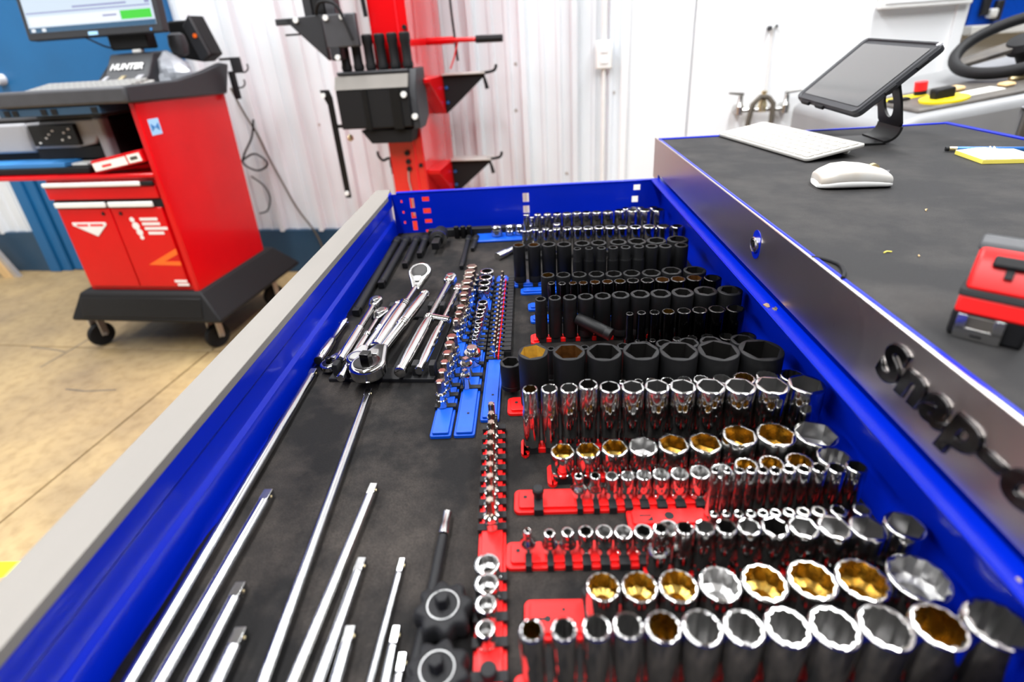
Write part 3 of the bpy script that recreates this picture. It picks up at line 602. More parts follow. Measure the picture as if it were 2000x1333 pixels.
# row: (words for the label, body material, points, hole ratio, rail colour, rail left end, rail depth, steps, bores)
CFG = {
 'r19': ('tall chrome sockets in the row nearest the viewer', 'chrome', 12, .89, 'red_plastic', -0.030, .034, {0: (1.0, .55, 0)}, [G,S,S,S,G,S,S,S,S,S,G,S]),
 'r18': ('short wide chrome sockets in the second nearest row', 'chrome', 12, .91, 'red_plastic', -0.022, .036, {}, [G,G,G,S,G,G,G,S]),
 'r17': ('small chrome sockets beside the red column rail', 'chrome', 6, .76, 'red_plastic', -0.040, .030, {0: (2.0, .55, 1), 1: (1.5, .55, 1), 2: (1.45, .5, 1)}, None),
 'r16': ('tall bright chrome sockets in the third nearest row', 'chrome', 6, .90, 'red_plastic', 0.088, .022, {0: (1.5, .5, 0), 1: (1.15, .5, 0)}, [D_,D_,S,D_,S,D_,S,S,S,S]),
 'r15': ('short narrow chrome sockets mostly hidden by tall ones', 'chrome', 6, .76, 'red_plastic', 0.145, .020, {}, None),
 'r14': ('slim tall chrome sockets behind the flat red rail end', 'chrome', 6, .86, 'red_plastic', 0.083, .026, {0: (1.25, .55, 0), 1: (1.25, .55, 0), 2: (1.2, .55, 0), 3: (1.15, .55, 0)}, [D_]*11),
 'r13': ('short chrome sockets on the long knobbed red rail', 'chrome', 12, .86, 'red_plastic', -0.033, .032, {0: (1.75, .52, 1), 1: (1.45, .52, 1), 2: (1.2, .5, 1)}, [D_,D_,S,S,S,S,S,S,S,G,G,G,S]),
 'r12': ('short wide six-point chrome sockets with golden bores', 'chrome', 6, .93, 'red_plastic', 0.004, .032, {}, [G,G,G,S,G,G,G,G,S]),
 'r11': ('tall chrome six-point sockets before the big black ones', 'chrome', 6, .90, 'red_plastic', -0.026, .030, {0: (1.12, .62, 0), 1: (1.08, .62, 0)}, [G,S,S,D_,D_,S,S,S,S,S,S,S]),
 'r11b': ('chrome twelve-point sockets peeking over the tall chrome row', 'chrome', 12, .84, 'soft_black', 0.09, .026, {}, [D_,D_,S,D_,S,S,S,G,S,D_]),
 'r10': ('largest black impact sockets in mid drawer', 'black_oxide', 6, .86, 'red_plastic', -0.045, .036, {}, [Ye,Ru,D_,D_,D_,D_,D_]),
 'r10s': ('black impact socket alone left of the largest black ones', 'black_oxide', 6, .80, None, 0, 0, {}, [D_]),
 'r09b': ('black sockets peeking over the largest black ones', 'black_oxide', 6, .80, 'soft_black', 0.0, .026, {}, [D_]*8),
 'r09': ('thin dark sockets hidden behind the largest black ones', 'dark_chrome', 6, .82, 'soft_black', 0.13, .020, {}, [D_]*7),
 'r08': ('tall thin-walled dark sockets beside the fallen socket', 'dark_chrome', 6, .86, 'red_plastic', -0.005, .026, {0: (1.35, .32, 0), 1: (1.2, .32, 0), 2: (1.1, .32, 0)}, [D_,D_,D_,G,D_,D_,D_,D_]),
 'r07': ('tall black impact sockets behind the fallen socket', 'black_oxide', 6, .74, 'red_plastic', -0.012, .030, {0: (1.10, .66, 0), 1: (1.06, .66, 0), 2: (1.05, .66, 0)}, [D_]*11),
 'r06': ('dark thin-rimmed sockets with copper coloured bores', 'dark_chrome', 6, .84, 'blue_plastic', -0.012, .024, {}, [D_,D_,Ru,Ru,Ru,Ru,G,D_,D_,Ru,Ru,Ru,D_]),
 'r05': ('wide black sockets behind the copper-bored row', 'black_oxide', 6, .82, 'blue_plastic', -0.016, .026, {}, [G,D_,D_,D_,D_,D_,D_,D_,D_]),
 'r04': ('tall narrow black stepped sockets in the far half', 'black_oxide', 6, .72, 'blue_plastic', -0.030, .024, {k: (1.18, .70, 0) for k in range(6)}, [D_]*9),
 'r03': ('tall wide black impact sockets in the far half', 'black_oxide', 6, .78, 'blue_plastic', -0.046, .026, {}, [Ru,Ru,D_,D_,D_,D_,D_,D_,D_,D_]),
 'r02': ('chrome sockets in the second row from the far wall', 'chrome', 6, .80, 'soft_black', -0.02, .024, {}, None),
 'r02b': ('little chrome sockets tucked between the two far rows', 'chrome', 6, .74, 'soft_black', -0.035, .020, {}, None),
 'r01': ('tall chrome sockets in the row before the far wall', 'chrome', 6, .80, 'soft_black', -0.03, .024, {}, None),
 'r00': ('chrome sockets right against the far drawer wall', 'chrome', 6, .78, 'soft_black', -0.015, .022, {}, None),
}
CLIPS = {}
def clip_mesh(w, dep):
    k = (round(w, 3), round(dep, 3))
    if k not in CLIPS:
        CLIPS[k] = MB().box(-k[0]/2, k[0]/2, -k[1]/2-0.0015, k[1]/2+0.0015, 0.0, 0.0085).box(-k[0]*0.3, k[0]*0.3, -k[0]*0.3, k[0]*0.3, 0.0085, 0.010).mesh('clip', 30)
    return CLIPS[k]
RAILWORDS = {
 'r19': 'red socket rail under the tall chrome sockets nearest the viewer', 'r18': 'red socket rail with a keyhole slot at its left end',
 'r17': 'red socket rail carrying the small stepped chrome sockets', 'r16': 'red rail under the tall sockets of the third nearest row',
 'r15': 'hidden red rail under the short narrow chrome sockets', 'r14': 'flat red rail end with hooked slot and round hole',
 'r13': 'long red socket rail with a black knob on its left', 'r12': 'red rail under the wide golden-bored chrome sockets',
 'r11': 'red rail under the tall chrome six-point sockets in mid drawer', 'r11b': 'black rail behind the tall chrome six-point sockets',
 'r10': 'red rail under the largest black impact sockets', 'r09b': 'black rail behind the largest black impact sockets',
 'r09': 'thin black rail under the hidden thin dark sockets', 'r08': 'red rail with a black knob under thin-walled dark sockets',
 'r07': 'red rail under the tall black sockets behind the fallen one', 'r06': 'blue rail under the copper-bored dark sockets',
 'r05': 'blue rail under the wide black sockets', 'r04': 'blue rail under the narrow stepped black sockets',
 'r03': 'blue rail under the tall wide black impact sockets', 'r02': 'black rail in the second row from the far wall',
 'r02b': 'short black rail between the two far chrome rows', 'r01': 'black rail in the row before the far wall', 'r00': 'black rail against the far drawer wall'}
for rk, (words, bm_, pts, ratio, railc, rx0, rdep, steps, bores) in CFG.items():
    row = ROWS[rk]
    for i, (x, y, h, d) in enumerate(row):
        st = steps.get(i)
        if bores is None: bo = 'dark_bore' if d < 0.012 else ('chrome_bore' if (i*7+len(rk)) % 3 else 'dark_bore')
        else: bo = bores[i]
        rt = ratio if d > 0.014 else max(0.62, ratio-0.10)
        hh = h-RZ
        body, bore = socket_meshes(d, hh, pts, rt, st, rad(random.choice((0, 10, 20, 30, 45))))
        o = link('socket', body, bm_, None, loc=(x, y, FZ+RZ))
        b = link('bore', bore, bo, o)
        if len(row) == 1: lab = words
        else: lab = '%s from left of the %s' % (ORD[i], words)
        tag(o, lab, 'socket', words)
    if not railc: continue
    y0 = row[0][1]; x1 = min(row[-1][0]+row[-1][3]/2+0.003, 0.3285)
    rl = empty('socket_rail', (0, y0, FZ), 0, RAILWORDS[rk], 'socket rail', 'socket rails in the drawer')
    hd = rdep/2
    wide = rk in ('r13', 'r17', 'r03', 'r04', 'r05', 'r06')
    xs_ = x1 if wide else row[0][0]-row[0][3]*0.25
    hn = hd if wide else min(hd, max(0.006, row[0][3]*0.38))
    MB().prism(rrect(rx0, xs_, -hd, hd, min(0.006, hd*0.4)), 0.0, 0.0045).build('base' if wide else 'end_plate', railc, rl, 30, bevel=0.0006)
    MB().prism(rrect(rx0+0.005, xs_-0.001, -hd+0.004, hd-0.004, 0.003), 0.0045, 0.0078).build('spine', railc, rl, 30, bevel=0.0006)
    if not wide:
        MB().box(xs_, x1, -hn, hn, 0.0, 0.0075).build('base', railc, rl, 30, bevel=0.0006)
    for (x, y, h, d) in row:
        cw = max(0.006, min(0.010, d*0.55))
        link('clip', clip_mesh(cw if wide else max(cw, d*0.75), 2*hn if not wide else rdep), 'soft_black', rl, loc=(x, 0, 0.0005))
    lx = rx0+0.012
    if rk in ('r13', 'r17', 'r11', 'r10'):
        MB().cyl((lx, 0.002, 0.0076), (lx, 0.002, 0.0081), 0.0022, None, 12).build('hole', 'soft_black', rl)
    if rk == 'r18':
        bx('slot', 'soft_black', rl, lx-0.006, lx+0.008, -0.0035, -0.0010, 0.0074, 0.0080)
        MB().cyl((lx+0.008, -0.0022, 0.0074), (lx+0.008, -0.0022, 0.0081), 0.003, None, 14).build('slot', 'soft_black', rl)
        MB().cyl((lx+0.022, 0.006, 0.0076), (lx+0.022, 0.006, 0.0081), 0.0018, None, 12).build('hole', 'soft_black', rl)
    if rk == 'r14':
        bx('slot', 'soft_black', rl, lx, lx+0.012, 0.000, 0.002, 0.0074, 0.0080)
        MB().prism([(lx+0.006, -0.006), (lx+0.013, -0.006), (lx+0.013, 0.000)], 0.0074, 0.0080).build('slot', 'soft_black', rl)
        MB().cyl((lx+0.030, 0.0, 0.0074), (lx+0.030, 0.0, 0.0081), 0.0048, None, 18).build('hole', 'soft_black', rl)
    kn = {'r13': [0.026], 'r08': [0.004], 'r18': [0.056, 0.072]}.get(rk, [])
    for kx in kn:
        xx = rx0+kx; yy = 0.0 if rk != 'r18' else 0.012
        MB().rod((xx, yy, 0.0), (xx, yy, 0.05), [(0, .0045), (.016, .0045), (.017, .0062), (.021, .0062), (.0225, .005)], 18).build('knob', 'soft_black', rl)
        bx('knob_clip', 'soft_black', rl, xx-0.005, xx+0.005, -hd-0.0015, hd+0.0015, 0.0005, 0.0088, bevel=0.0005)

# the fallen black impact socket
body, bore = socket_meshes(0.0205, 0.062, 6, 0.74, None)
fo = link('socket', body, 'black_oxide'); link('bore', bore, 'dark_bore', fo)
tag(fo, 'black impact socket lying on its side among the standing ones', 'socket')
_d = Vector((-0.054, 0.036, 0.016)).normalized()
fo.rotation_euler = _d.to_track_quat('Z', 'Y').to_euler(); fo.location = (0.114, 0.742, FZ+0.028)
MB().cyl((0.0, -0.0096, 0.052), (0.0, -0.0104, 0.052), 0.0022, None, 12).build('pin_hole', 'soft_black', fo)

# ------------------------------------------------------------------ column rails with bits
def column_rail(label, cx, y0, y1, w, col, rz=0.0, clips=(), knob=None):
    o = empty('socket_rail', (cx, y0, FZ), rz, label, 'socket rail', 'socket rails in the drawer')
    L = y1-y0
    MB().prism(rrect(-w/2, w/2, 0, L, 0.003), 0.0, 0.005).build('base', col, o, 30, bevel=0.0008)
    MB().prism(rrect(-w/2+0.003, w/2-0.003, 0.002, L-0.002, 0.002), 0.005, 0.0088).build('spine', col, o, 30, bevel=0.0008)
    me = None
    for c in clips:
        if me is None: me = MB().box(-w/2-0.001, w/2+0.001, -0.0042, 0.0042, 0.0, 0.0098).mesh('clip', 30)
        link('clip', me, 'soft_black', o, loc=(0, c-y0, 0.0004))
    return o
b1 = column_rail('blue rail of bronze hex bit sockets beside the ratchets', -0.1290, 0.5425, 1.045, 0.027, 'blue_plastic', clips=[b[1] for b in HEXBITS])
b2 = column_rail('middle blue rail with a long bare near end', -0.0985, 0.5425, 1.045, 0.027, 'blue_plastic', clips=[b[1] for b in ETORX]+[b[1] for b in ADAPTERS])
b3 = column_rail('blue rail of tiny driver bits with black ribbed strip', -0.0680, 0.572, 1.045, 0.025, 'blue_plastic', clips=[b[1] for b in MINIBITS])
for o, hy in ((b2, 0.040), (b3, 0.05)):
    MB().cyl((0.002, hy, 0.0086), (0.002, hy, 0.0092), 0.0018, None, 12).build('hole', 'soft_black', o)
rib = MB().box(-0.0055, 0.0055, -0.0056, 0.0056, 0.0, 0.011).mesh('rib', 30)
strip = bx('strip', 'soft_black', b3, 0.0135, 0.0245, 0.165, 0.470, 0.0, 0.008)
for k in range(23):
    link('rib', rib, 'soft_black', b3, loc=(0.019, 0.172+k*0.0130, 0.0))
rc_ = column_rail('red rail standing lengthwise with torx bit sockets', -0.0475, 0.215, 0.548, 0.027, 'red_plastic', rad(2.2),
                  clips=[b[1] for b in TORXBITS]+[b[1] for b in ESOCKETS]+[0.2497])
MB().rod((0, 0.035, 0.0), (0, 0.035, 0.05), [(0, .0055), (.014, .0055), (.015, .0066), (.019, .0066), (.020, .0058)], 18).build('knob', 'soft_black', rc_)
def hexprism(r, z0, z1, n=6, cham=0.0):
    A = [2*PI*i/n for i in range(n)]
    P = [[(r*math.cos(a), r*math.sin(a), z0) for a in A], [(r*math.cos(a), r*math.sin(a), z1-cham) for a in A]]
    if cham: P.append([((r-cham)*math.cos(a), (r-cham)*math.sin(a), z1) for a in A])
    return MB().loft(P)
for i, (x, y, d) in enumerate(HEXBITS):
    R = d*0.5
    base = MB().lathe([(R+0.0012, 0), (R+0.002, 0.001), (R+0.002, 0.012), (R+0.0012, 0.0128), (R+0.0018, 0.0136), (R+0.0018, 0.021), (R+0.0005, 0.0225), (R*0.85, 0.0222)], 28).mesh('bit_socket', 38)
    o = link('bit_socket', base, 'chrome', None, loc=(x, y, FZ+RZ))
    hexprism(R*1.02, 0.018, 0.041, 6, 0.0012).build('bit', 'bronze_bit', o, 25)
    tag(o, '%s bronze hex bit socket from the near end of its blue rail' % ORD[len(HEXBITS)-1-i], 'bit socket', 'hex bit sockets on the blue rail')
for i, (x, y, d) in enumerate(ETORX):
    body, bore = socket_meshes(d, 0.020, 12, 0.78)
    o = link('socket', body, 'chrome', None, loc=(x, y, FZ+RZ)); link('bore', bore, 'dark_bore', o)
    tag(o, '%s chrome star socket from the far end of the middle blue rail' % ORD[i], 'socket', 'star sockets on the blue rail')
for i, (x, y, d) in enumerate(ADAPTERS):
    R = d*0.5
    o = MB().lathe([(R*0.8, 0), (R*0.85, 0.001), (R*0.85, 0.014), (R, 0.016), (R, 0.020), (R*0.92, 0.022), (R*0.55, 0.0215)], 30).build('adapter', 'chrome', None, 38, loc=(x, y, FZ+RZ))
    hexprism(R*0.62, 0.018, 0.030, 4 if i else 24, 0.001).build('stud', 'chrome_worn', o, 25)
    tag(o, ('large round', 'middle sized', 'smallest')[i]+' chrome drive adapter on the middle blue rail', 'adapter', 'chrome adapters')
for i, (x, y, d) in enumerate(MINIBITS):
    o = MB().lathe([(0.0030, 0), (0.0030, 0.010), (0.0046, 0.0105), (0.0046, 0.013), (0.0030, 0.0135)], 14).build('driver_bit', 'chrome', None, 38, loc=(x, y, FZ+RZ))
    hexprism(0.0030, 0.012, 0.026, 6, 0.0016).build('tip', 'bronze_bit', o, 25)
    bx('holder', 'red_plastic', o, 0.0046, 0.0066, -0.0055, 0.0055, 0.0, 0.006, bevel=0.0004)
    tag(o, '%s tiny bronze driver bit from the far end of its rail' % ORD[i], 'driver bit', 'driver bits on the blue rail')
for i, (x, y, d) in enumerate(TORXBITS):
    R = 0.0062+0.00012*i
    o = MB().lathe([(R*0.9, 0), (R, 0.001), (R, 0.010), (R*0.94, 0.0105), (R*1.05, 0.012), (R*1.05, 0.0172), (R*0.8, 0.0182), (R*0.7, 0.018)], 24).build('bit_socket', 'chrome', None, 38, loc=(x, y, FZ+RZ))
    rs = d*0.40; A = [2*PI*k/24 for k in range(24)]
    st_ = [[((rs*(1-0.16*math.cos(6*a)))*math.cos(a), (rs*(1-0.16*math.cos(6*a)))*math.sin(a), z) for a in A] for z in (0.014, 0.0372)]
    st_.append([(p[0]*0.8, p[1]*0.8, 0.0380) for p in st_[1]])
    MB().loft(st_).build('bit', 'bronze_bit', o, 25)
    tag(o, '%s torx bit socket from the far end of the red rail' % ORD[i], 'bit socket', 'torx bit sockets on the red rail')
for i, (x, y, d) in enumerate(ESOCKETS):
    body, bore = socket_meshes(d, 0.0185, 12, 0.74)
    o = link('socket', body, 'chrome', None, loc=(x, y, FZ+RZ)); link('bore', bore, 'chrome_bore', o)
    tag(o, '%s chrome star socket from the near end of the red rail' % ORD[3-i], 'socket', 'star sockets on the red rail')

# ------------------------------------------------------------------ extensions on the mat
def extension(label, far, near, r, m='chrome_bar', z=None, drive='far', flats=False, group='chrome extension bars on the mat', coll=True):
    z = FZ+r+0.0005 if z is None else z
    a = Vector((far[0], far[1], z)); b = Vector((near[0], near[1], z)); L = (b-a).length
    sq = r*1.5
    if drive == 'near': a, b = b, a
    # a is the drive end
    o = MB().rod(a, b, [(0.014, r*0.80), (0.0155, r*0.98), (0.018, r), (L-0.03, r), (L-0.028, r*(1.28 if coll else 1.0)), (L-0.001, r*(1.28 if coll else 1.0)), (L, r*(1.2 if coll else .95))], 8 if flats else 22).build('extension_bar', m, None, 30)
    d = (b-a).normalized(); q = d.to_track_quat('Z', 'Y').to_matrix().to_4x4()
    mt = Matrix.Translation(a) @ q
    hs = sq*0.5
    MB().box(-hs, hs, -hs, hs, 0.0, 0.015, mt).build('drive', m, o, 30, bevel=0.0006)
    MB().lathe([(0.0001, 0.0), (0.0014, 0.0004), (0.0019, 0.0014), (0.0019, 0.003)], 10, mt @ Matrix.Translation((hs+0.001, 0, 0.007)) @ Matrix.Rotation(rad(-90), 4, 'Y')).build('detent_ball', 'brass_pale', o)
    tag(o, label, 'extension bar', group)
    return o
NY = 0.12
extension('longest chrome extension bar lying against the blue wall', (-0.347, 0.704), (-0.3335, NY), 0.0068)
extension('chrome extension bar second from the blue wall', (-0.310, 0.4523), (-0.3125, NY), 0.0068)
extension('chrome extension bar third from the blue wall', (-0.2865, 0.3358), (-0.2860, NY), 0.0064)
extension('short chrome extension bar fourth from the blue wall', (-0.265, 0.2919), (-0.2635, NY), 0.0066)
extension('long chrome extension bar reaching under the largest ratchet', (-0.2465, 0.6458), (-0.2215, NY), 0.0058)
extension('chrome extension bar with scuffed satin finish in mid mat', (-0.192, 0.4591), (-0.2110, NY), 0.0056, 'chrome_worn')
extension('half length chrome extension bar right of the scuffed one', (-0.179, 0.3611), (-0.1890, NY), 0.0054)
extension('short chrome extension bar with a ball facing up', (-0.170, 0.2927), (-0.1685, NY), 0.0056)
extension('thin chrome extension bar left of the black flexible driver', (-0.140, 0.362), (-0.1465, NY), 0.0036)
extension('short thin chrome extension bar near the black knob', (-0.131, 0.2936), (-0.1295, NY), 0.0042)
extension('shortest pointed chrome extension bar by the black knob', (-0.121, 0.2708), (-0.1170, NY), 0.0042)
extension('chrome bar half hidden beneath the black star knob', (-0.108, 0.2623), (-0.1060, NY), 0.0040)
# black impact extensions by the far wall
G2 = 'black impact extension bars by the far wall'
extension('longest black impact extension bar along the blue wall', (-0.344, 1.3029), (-0.336, 0.8949), 0.0085, 'black_oxide', drive='near', group=G2)
extension('second longest black impact extension bar along the blue wall', (-0.320, 1.3071), (-0.319, 1.0208), 0.0085, 'black_oxide', drive='near', group=G2)
extension('medium black impact extension bar with a bright ball', (-0.295, 1.3071), (-0.290, 1.1255), 0.0080, 'black_oxide', drive='near', group=G2)
extension('short black impact extension bar in the far corner', (-0.272, 1.3071), (-0.268, 1.1871), 0.0080, 'black_oxide', drive='near', group=G2)
extension('slim black impact extension bar in the middle of far wall', (-0.163, 1.3071), (-0.161, 1.1052), 0.0056, 'black_oxide', drive='near', group=G2)
extension('short slim black impact extension bar beside the blue tray', (-0.143, 1.3071), (-0.146, 1.215), 0.0056, 'black_oxide', drive='near', group=G2)
extension('short chrome extension bar angled at the far socket rows', (-0.034, 1.2184), (-0.084, 1.1551), 0.0075, 'chrome', drive='far')
uj = empty('universal_joint', (-0.232, 1.256, FZ+0.022), 0, 'black impact universal joint adapter near the far wall', 'adapter')
MB().rod((0, 0.05, 0), (0, -0.03, 0), [(0, .018), (.03, .021), (.045, .021), (.05, .014), (.06, .013)], 22).build('housing', 'black_oxide', uj)
MB().cyl((0, 0.002, 0), (0, -0.002, 0), 0.0222, None, 24).build('ring', 'chrome_worn', uj)
bx('drive', 'black_oxide', uj, -0.0085, 0.0085, -0.05, -0.01, -0.0085, 0.0085, bevel=0.001)
tr = empty('bit_tray', (-0.02, 1.303, FZ), 0, 'small blue tray of chrome adapters at the far wall', 'tray')
bx('tray', 'blue_plastic', tr, -0.125, 0.012, -0.028, 0.03, 0.0, 0.006, bevel=0.002)
bx('holder', 'soft_black', tr, -0.25, 0.01, 0.03, 0.05, 0.0, 0.020, bevel=0.002)
for i, (x, c, r) in enumerate(((-0.132, 'chrome_worn', .014), (-0.100, 'chrome_worn', .010), (-0.076, 'chrome', .010), (-0.052, 'chrome', .0105))):
    o = MB().lathe([(r*.8, 0), (r, .002), (r, .012), (r*.7, .014), (r*.95, .017), (r*.95, .024), (r*.6, .027), (0.0004, .027)], 20).build('adapter', c, None, 38, loc=(x+0.04, 1.307, FZ+0.0065))
    tag(o, '%s chrome adapter from left on the small blue tray' % ORD[i], 'adapter', 'chrome adapters on the blue tray')
for i, x in enumerate((-0.205, -0.188, -0.172)):
    o = MB().lathe([(.006, 0), (.0065, .001), (.0065, .03), (.005, .031), (0.0004, .031)], 16).build('socket', 'black_oxide', None, 38, loc=(x+0.01, 1.322, FZ+0.0005))
    tag(o, '%s little black socket from left before the far wall' % ORD[i], 'socket', 'little black sockets')

# black flexible driver with chrome tip and the star knobs
fd = empty('flexible_driver', (-0.103, 0.414, FZ+0.006), 0, 'black flexible shaft driver with chrome tip lying on the mat', 'driver')
MB().rod((0, 0.004, 0), (-0.001, -0.03, 0), [(0, .0035), (.002, .0052), (.018, .0052), (.019, .0058), (.03, .0058), (.0305, .005)], 18).build('tip', 'chrome_worn', fd)
MB().tube([(-0.0008, -0.028, 0), (-0.002, -0.07, 0), (-0.004, -0.12, 0), (-0.008, -0.18, 0.0)], 0.0050, 12).build('shaft', 'soft_black', fd)
def star_knob(label, x, y, rot):
    o = empty('star_knob', (x, y, FZ), rot, label, 'knob', 'black star knobs')
    pr = []
    for k in range(72):
        a = 2*PI*k/72; pr.append((a, 0.0235+0.0028*math.cos(8*a)))
    rg = [[(r*s*math.cos(a), r*s*math.sin(a), z) for a, r in pr] for s, z in ((0.80, 0.0), (0.97, 0.004), (1.0, 0.009), (0.99, 0.018), (0.93, 0.0225), (0.80, 0.0245))]
    MB().loft(rg).build('grip', 'soft_black', o, 50)
    MB().lathe([(.0128, .0242), (.0130, .0249), (.0137, .0249), (.0139, .0242)], 30, cap0=False, cap1=False).build('ring', 'ring_metal', o)
    hexprism(0.0062, 0.024, 0.036, 6, 0.001).build('stud', 'soft_black', o, 25)
    return o
star_knob('black star shaped knob with chrome ring below flexible driver', -0.0900, 0.300, 0.2)
star_knob('black star shaped knob at the bottom edge beside red rail', -0.0875, 0.248, 0.6)

# ------------------------------------------------------------------ ratchets
def ratchet(label, head, end, z, R=0.018, th=0.013, neck=0.0055, grip=0.0095, grip_from=0.5, drive=True, tilt=0.0, lever=True, flat=False, rings=2, m='chrome', slope=0.0, cat='ratchet'):
    h = Vector((head[0], head[1], 0)); e = Vector((end[0], end[1], 0)); L = (e-h).length
    ang = math.atan2(-(e-h).x, (e-h).y)
    o = empty(cat.replace(' ', '_'), (head[0], head[1], z), ang, label, cat, 'ratchets and bars in the drawer')
    o.rotation_euler = (slope, 0, ang)
    ht = Matrix.Translation((0, R*1.5, 0)) @ Matrix.Rotation(tilt, 4, 'X') @ Matrix.Translation((0, -R*1.5, 0)) if tilt else Matrix.Identity(4)
    poly = []
    for k in range(25):
        a = rad(-240+300*k/24)
        poly.append((R*math.cos(a), R*math.sin(a)))
    # closing towards the neck
    poly = [(R*math.cos(rad(t)), R*math.sin(rad(t))) for t in range(-205, 26, 10)]+[(neck*1.35, R*1.75), (neck*1.1, R*2.1), (-neck*1.1, R*2.1), (-neck*1.35, R*1.75)]
    MB().prism(poly, -th/2, th/2, 'z', ht).build('head', m, o, 30, bevel=th*0.22, seg=3)
    MB().lathe([(R*0.74, th/2-0.0005), (R*0.74, th/2+0.0007), (R*0.66, th/2+0.0012), (R*0.40, th/2+0.0012)], 30, ht).build('gear_cover', 'dark_chrome' if drive else ('dark_bore' if tilt else 'chrome_worn'), o)
    if drive:
        s = R*0.25
        MB().box(-s, s, -s, s, th/2, th/2+R*0.6, ht).build('drive', 'bronze_bit' if R < 0.014 else 'dark_chrome', o, 30, bevel=0.0008)
    if lever:
        MB().prism([(-R*0.32, R*0.70), (R*0.32, R*0.70), (R*0.18, R*1.25), (-R*0.18, R*1.25)], th/2, th/2+0.003, 'z', ht).build('lever', 'chrome_worn', o, 30, bevel=0.0008)
    grip *= 0.84; neck *= 0.86
    g0 = L*grip_from
    prof = [(R*1.8, neck*0.9), (R*2.2, neck), (g0-0.012, neck*1.02)]
    for k in range(rings):
        q = g0-0.010+k*0.006
        prof += [(q, neck*1.1), (q+0.0015, grip*0.98), (q+0.003, grip*0.98), (q+0.0045, neck*1.25)]
    q = g0-0.010+rings*0.006
    prof += [(q, grip*0.9), (q+(L-q)*0.25, grip*1.04), (q+(L-q)*0.7, grip*0.98), (L-0.012, grip*0.80), (L-0.010, grip*0.78), (L-0.008, grip*0.95), (L-0.001, grip*0.90), (L, grip*0.7)]
    MB().rod((0, 0, 0), (0, L, 0), prof, 22).build('handle', m, o, 30)
    return o
ratchet('small chrome ratchet with copper coloured drive by the blue wall', (-0.324, 0.7108), (-0.310, 0.8062), FZ+0.012, 0.0145, 0.011, 0.004, 0.0045, 0.55, rings=0)
ratchet('slim chrome ratchet with round head and long shaft', (-0.299, 0.9127), (-0.304, 0.7049), FZ+0.024, 0.012, 0.013, 0.0062, 0.0085, 0.55, drive=False, rings=1)
ratchet('chrome flex ratchet with dark open head', (-0.283, 0.8806), (-0.293, 0.666), FZ+0.016, 0.0145, 0.011, 0.005, 0.0085, 0.42, drive=False, rings=2)
ratchet('medium chrome ratchet pointing its rounded head to viewer', (-0.278, 0.7074), (-0.255, 0.9042), FZ+0.022, 0.0165, 0.016, 0.006, 0.0085, 0.5, drive=False, rings=3, lever=False)
ratchet('long chrome flex-head ratchet with a flat tilted head', (-0.229, 1.0056), (-0.256, 0.737), FZ+0.026, 0.0225, 0.012, 0.0062, 0.0125, 0.45, drive=False, tilt=rad(-26), rings=3)
ratchet('largest chrome ratchet with square drive facing up', (-0.250, 0.6694), (-0.207, 0.9228), FZ+0.030, 0.0265, 0.022, 0.0090, 0.0115, 0.55, rings=3)
ratchet('long chrome breaker bar with a hinged head', (-0.170, 1.0081), (-0.204, 0.666), FZ+0.022, 0.0115, 0.018, 0.0078, 0.0118, 0.52, drive=False, rings=2, cat='breaker bar')
sb = ratchet('thin chrome sliding bar crossed by a short T piece', (-0.150, 0.9659), (-0.177, 0.6719), FZ+0.020, 0.0075, 0.012, 0.0056, 0.0090, 0.6, drive=False, lever=False, rings=0, cat='breaker bar')
MB().rod((-0.014, 0.142, 0.004), (0.030, 0.127, 0.004), [(0, .004), (.001, .0062), (.045, .0062), (.046, .005)], 16).build('cross_piece', 'chrome', sb)
nd = empty('spinner_handle', (-0.347, 0.725, FZ+0.0125), math.atan2(-0.003, 0.136), 'chrome spinner handle leaning along the blue wall', 'handle')
MB().rod((0, 0, 0), (0, 0.138, 0), [(0, .0065), (.001, .0078), (.008, .0078), (.010, .006), (.013, .0072), (.026, .0086), (.060, .0080), (.065, .0062), (.067, .0050), (.120, .0050), (.122, .0062), (.130, .0062), (.132, .004), (.138, .004)], 20).build('shaft', 'chrome', nd)
MB().cyl((0, -0.001, 0), (0, 0.001, 0), 0.0070, None, 18).build('end_cap', 'soft_black', nd)
MB().cyl((-0.009, 0.126, 0), (0.009, 0.126, 0), 0.0022, None, 10).build('pin', 'chrome', nd)
rk_ = empty('tool_rack', (-0.225, 0.796, FZ), rad(-4), 'black plastic rack with clips holding the ratchets', 'tool rack')
for yy in (-0.105, 0.095):
    bx('cross_bar', 'soft_black', rk_, -0.085, 0.078, yy-0.016, yy+0.016, 0.0, 0.007, bevel=0.0015)
for xx in (-0.028, 0.012, 0.062):
    bx('rail', 'soft_black', rk_, xx-0.007, xx+0.007, -0.112, 0.105, 0.0, 0.005, bevel=0.001)
for yy in (-0.105, 0.095):
    for xx in (-0.075, -0.047, -0.012, 0.026, 0.048, 0.074):
        bx('clip', 'soft_black', rk_, xx-0.0045, xx+0.0045, yy-0.008, yy+0.008, 0.005, 0.026, bevel=0.0015)

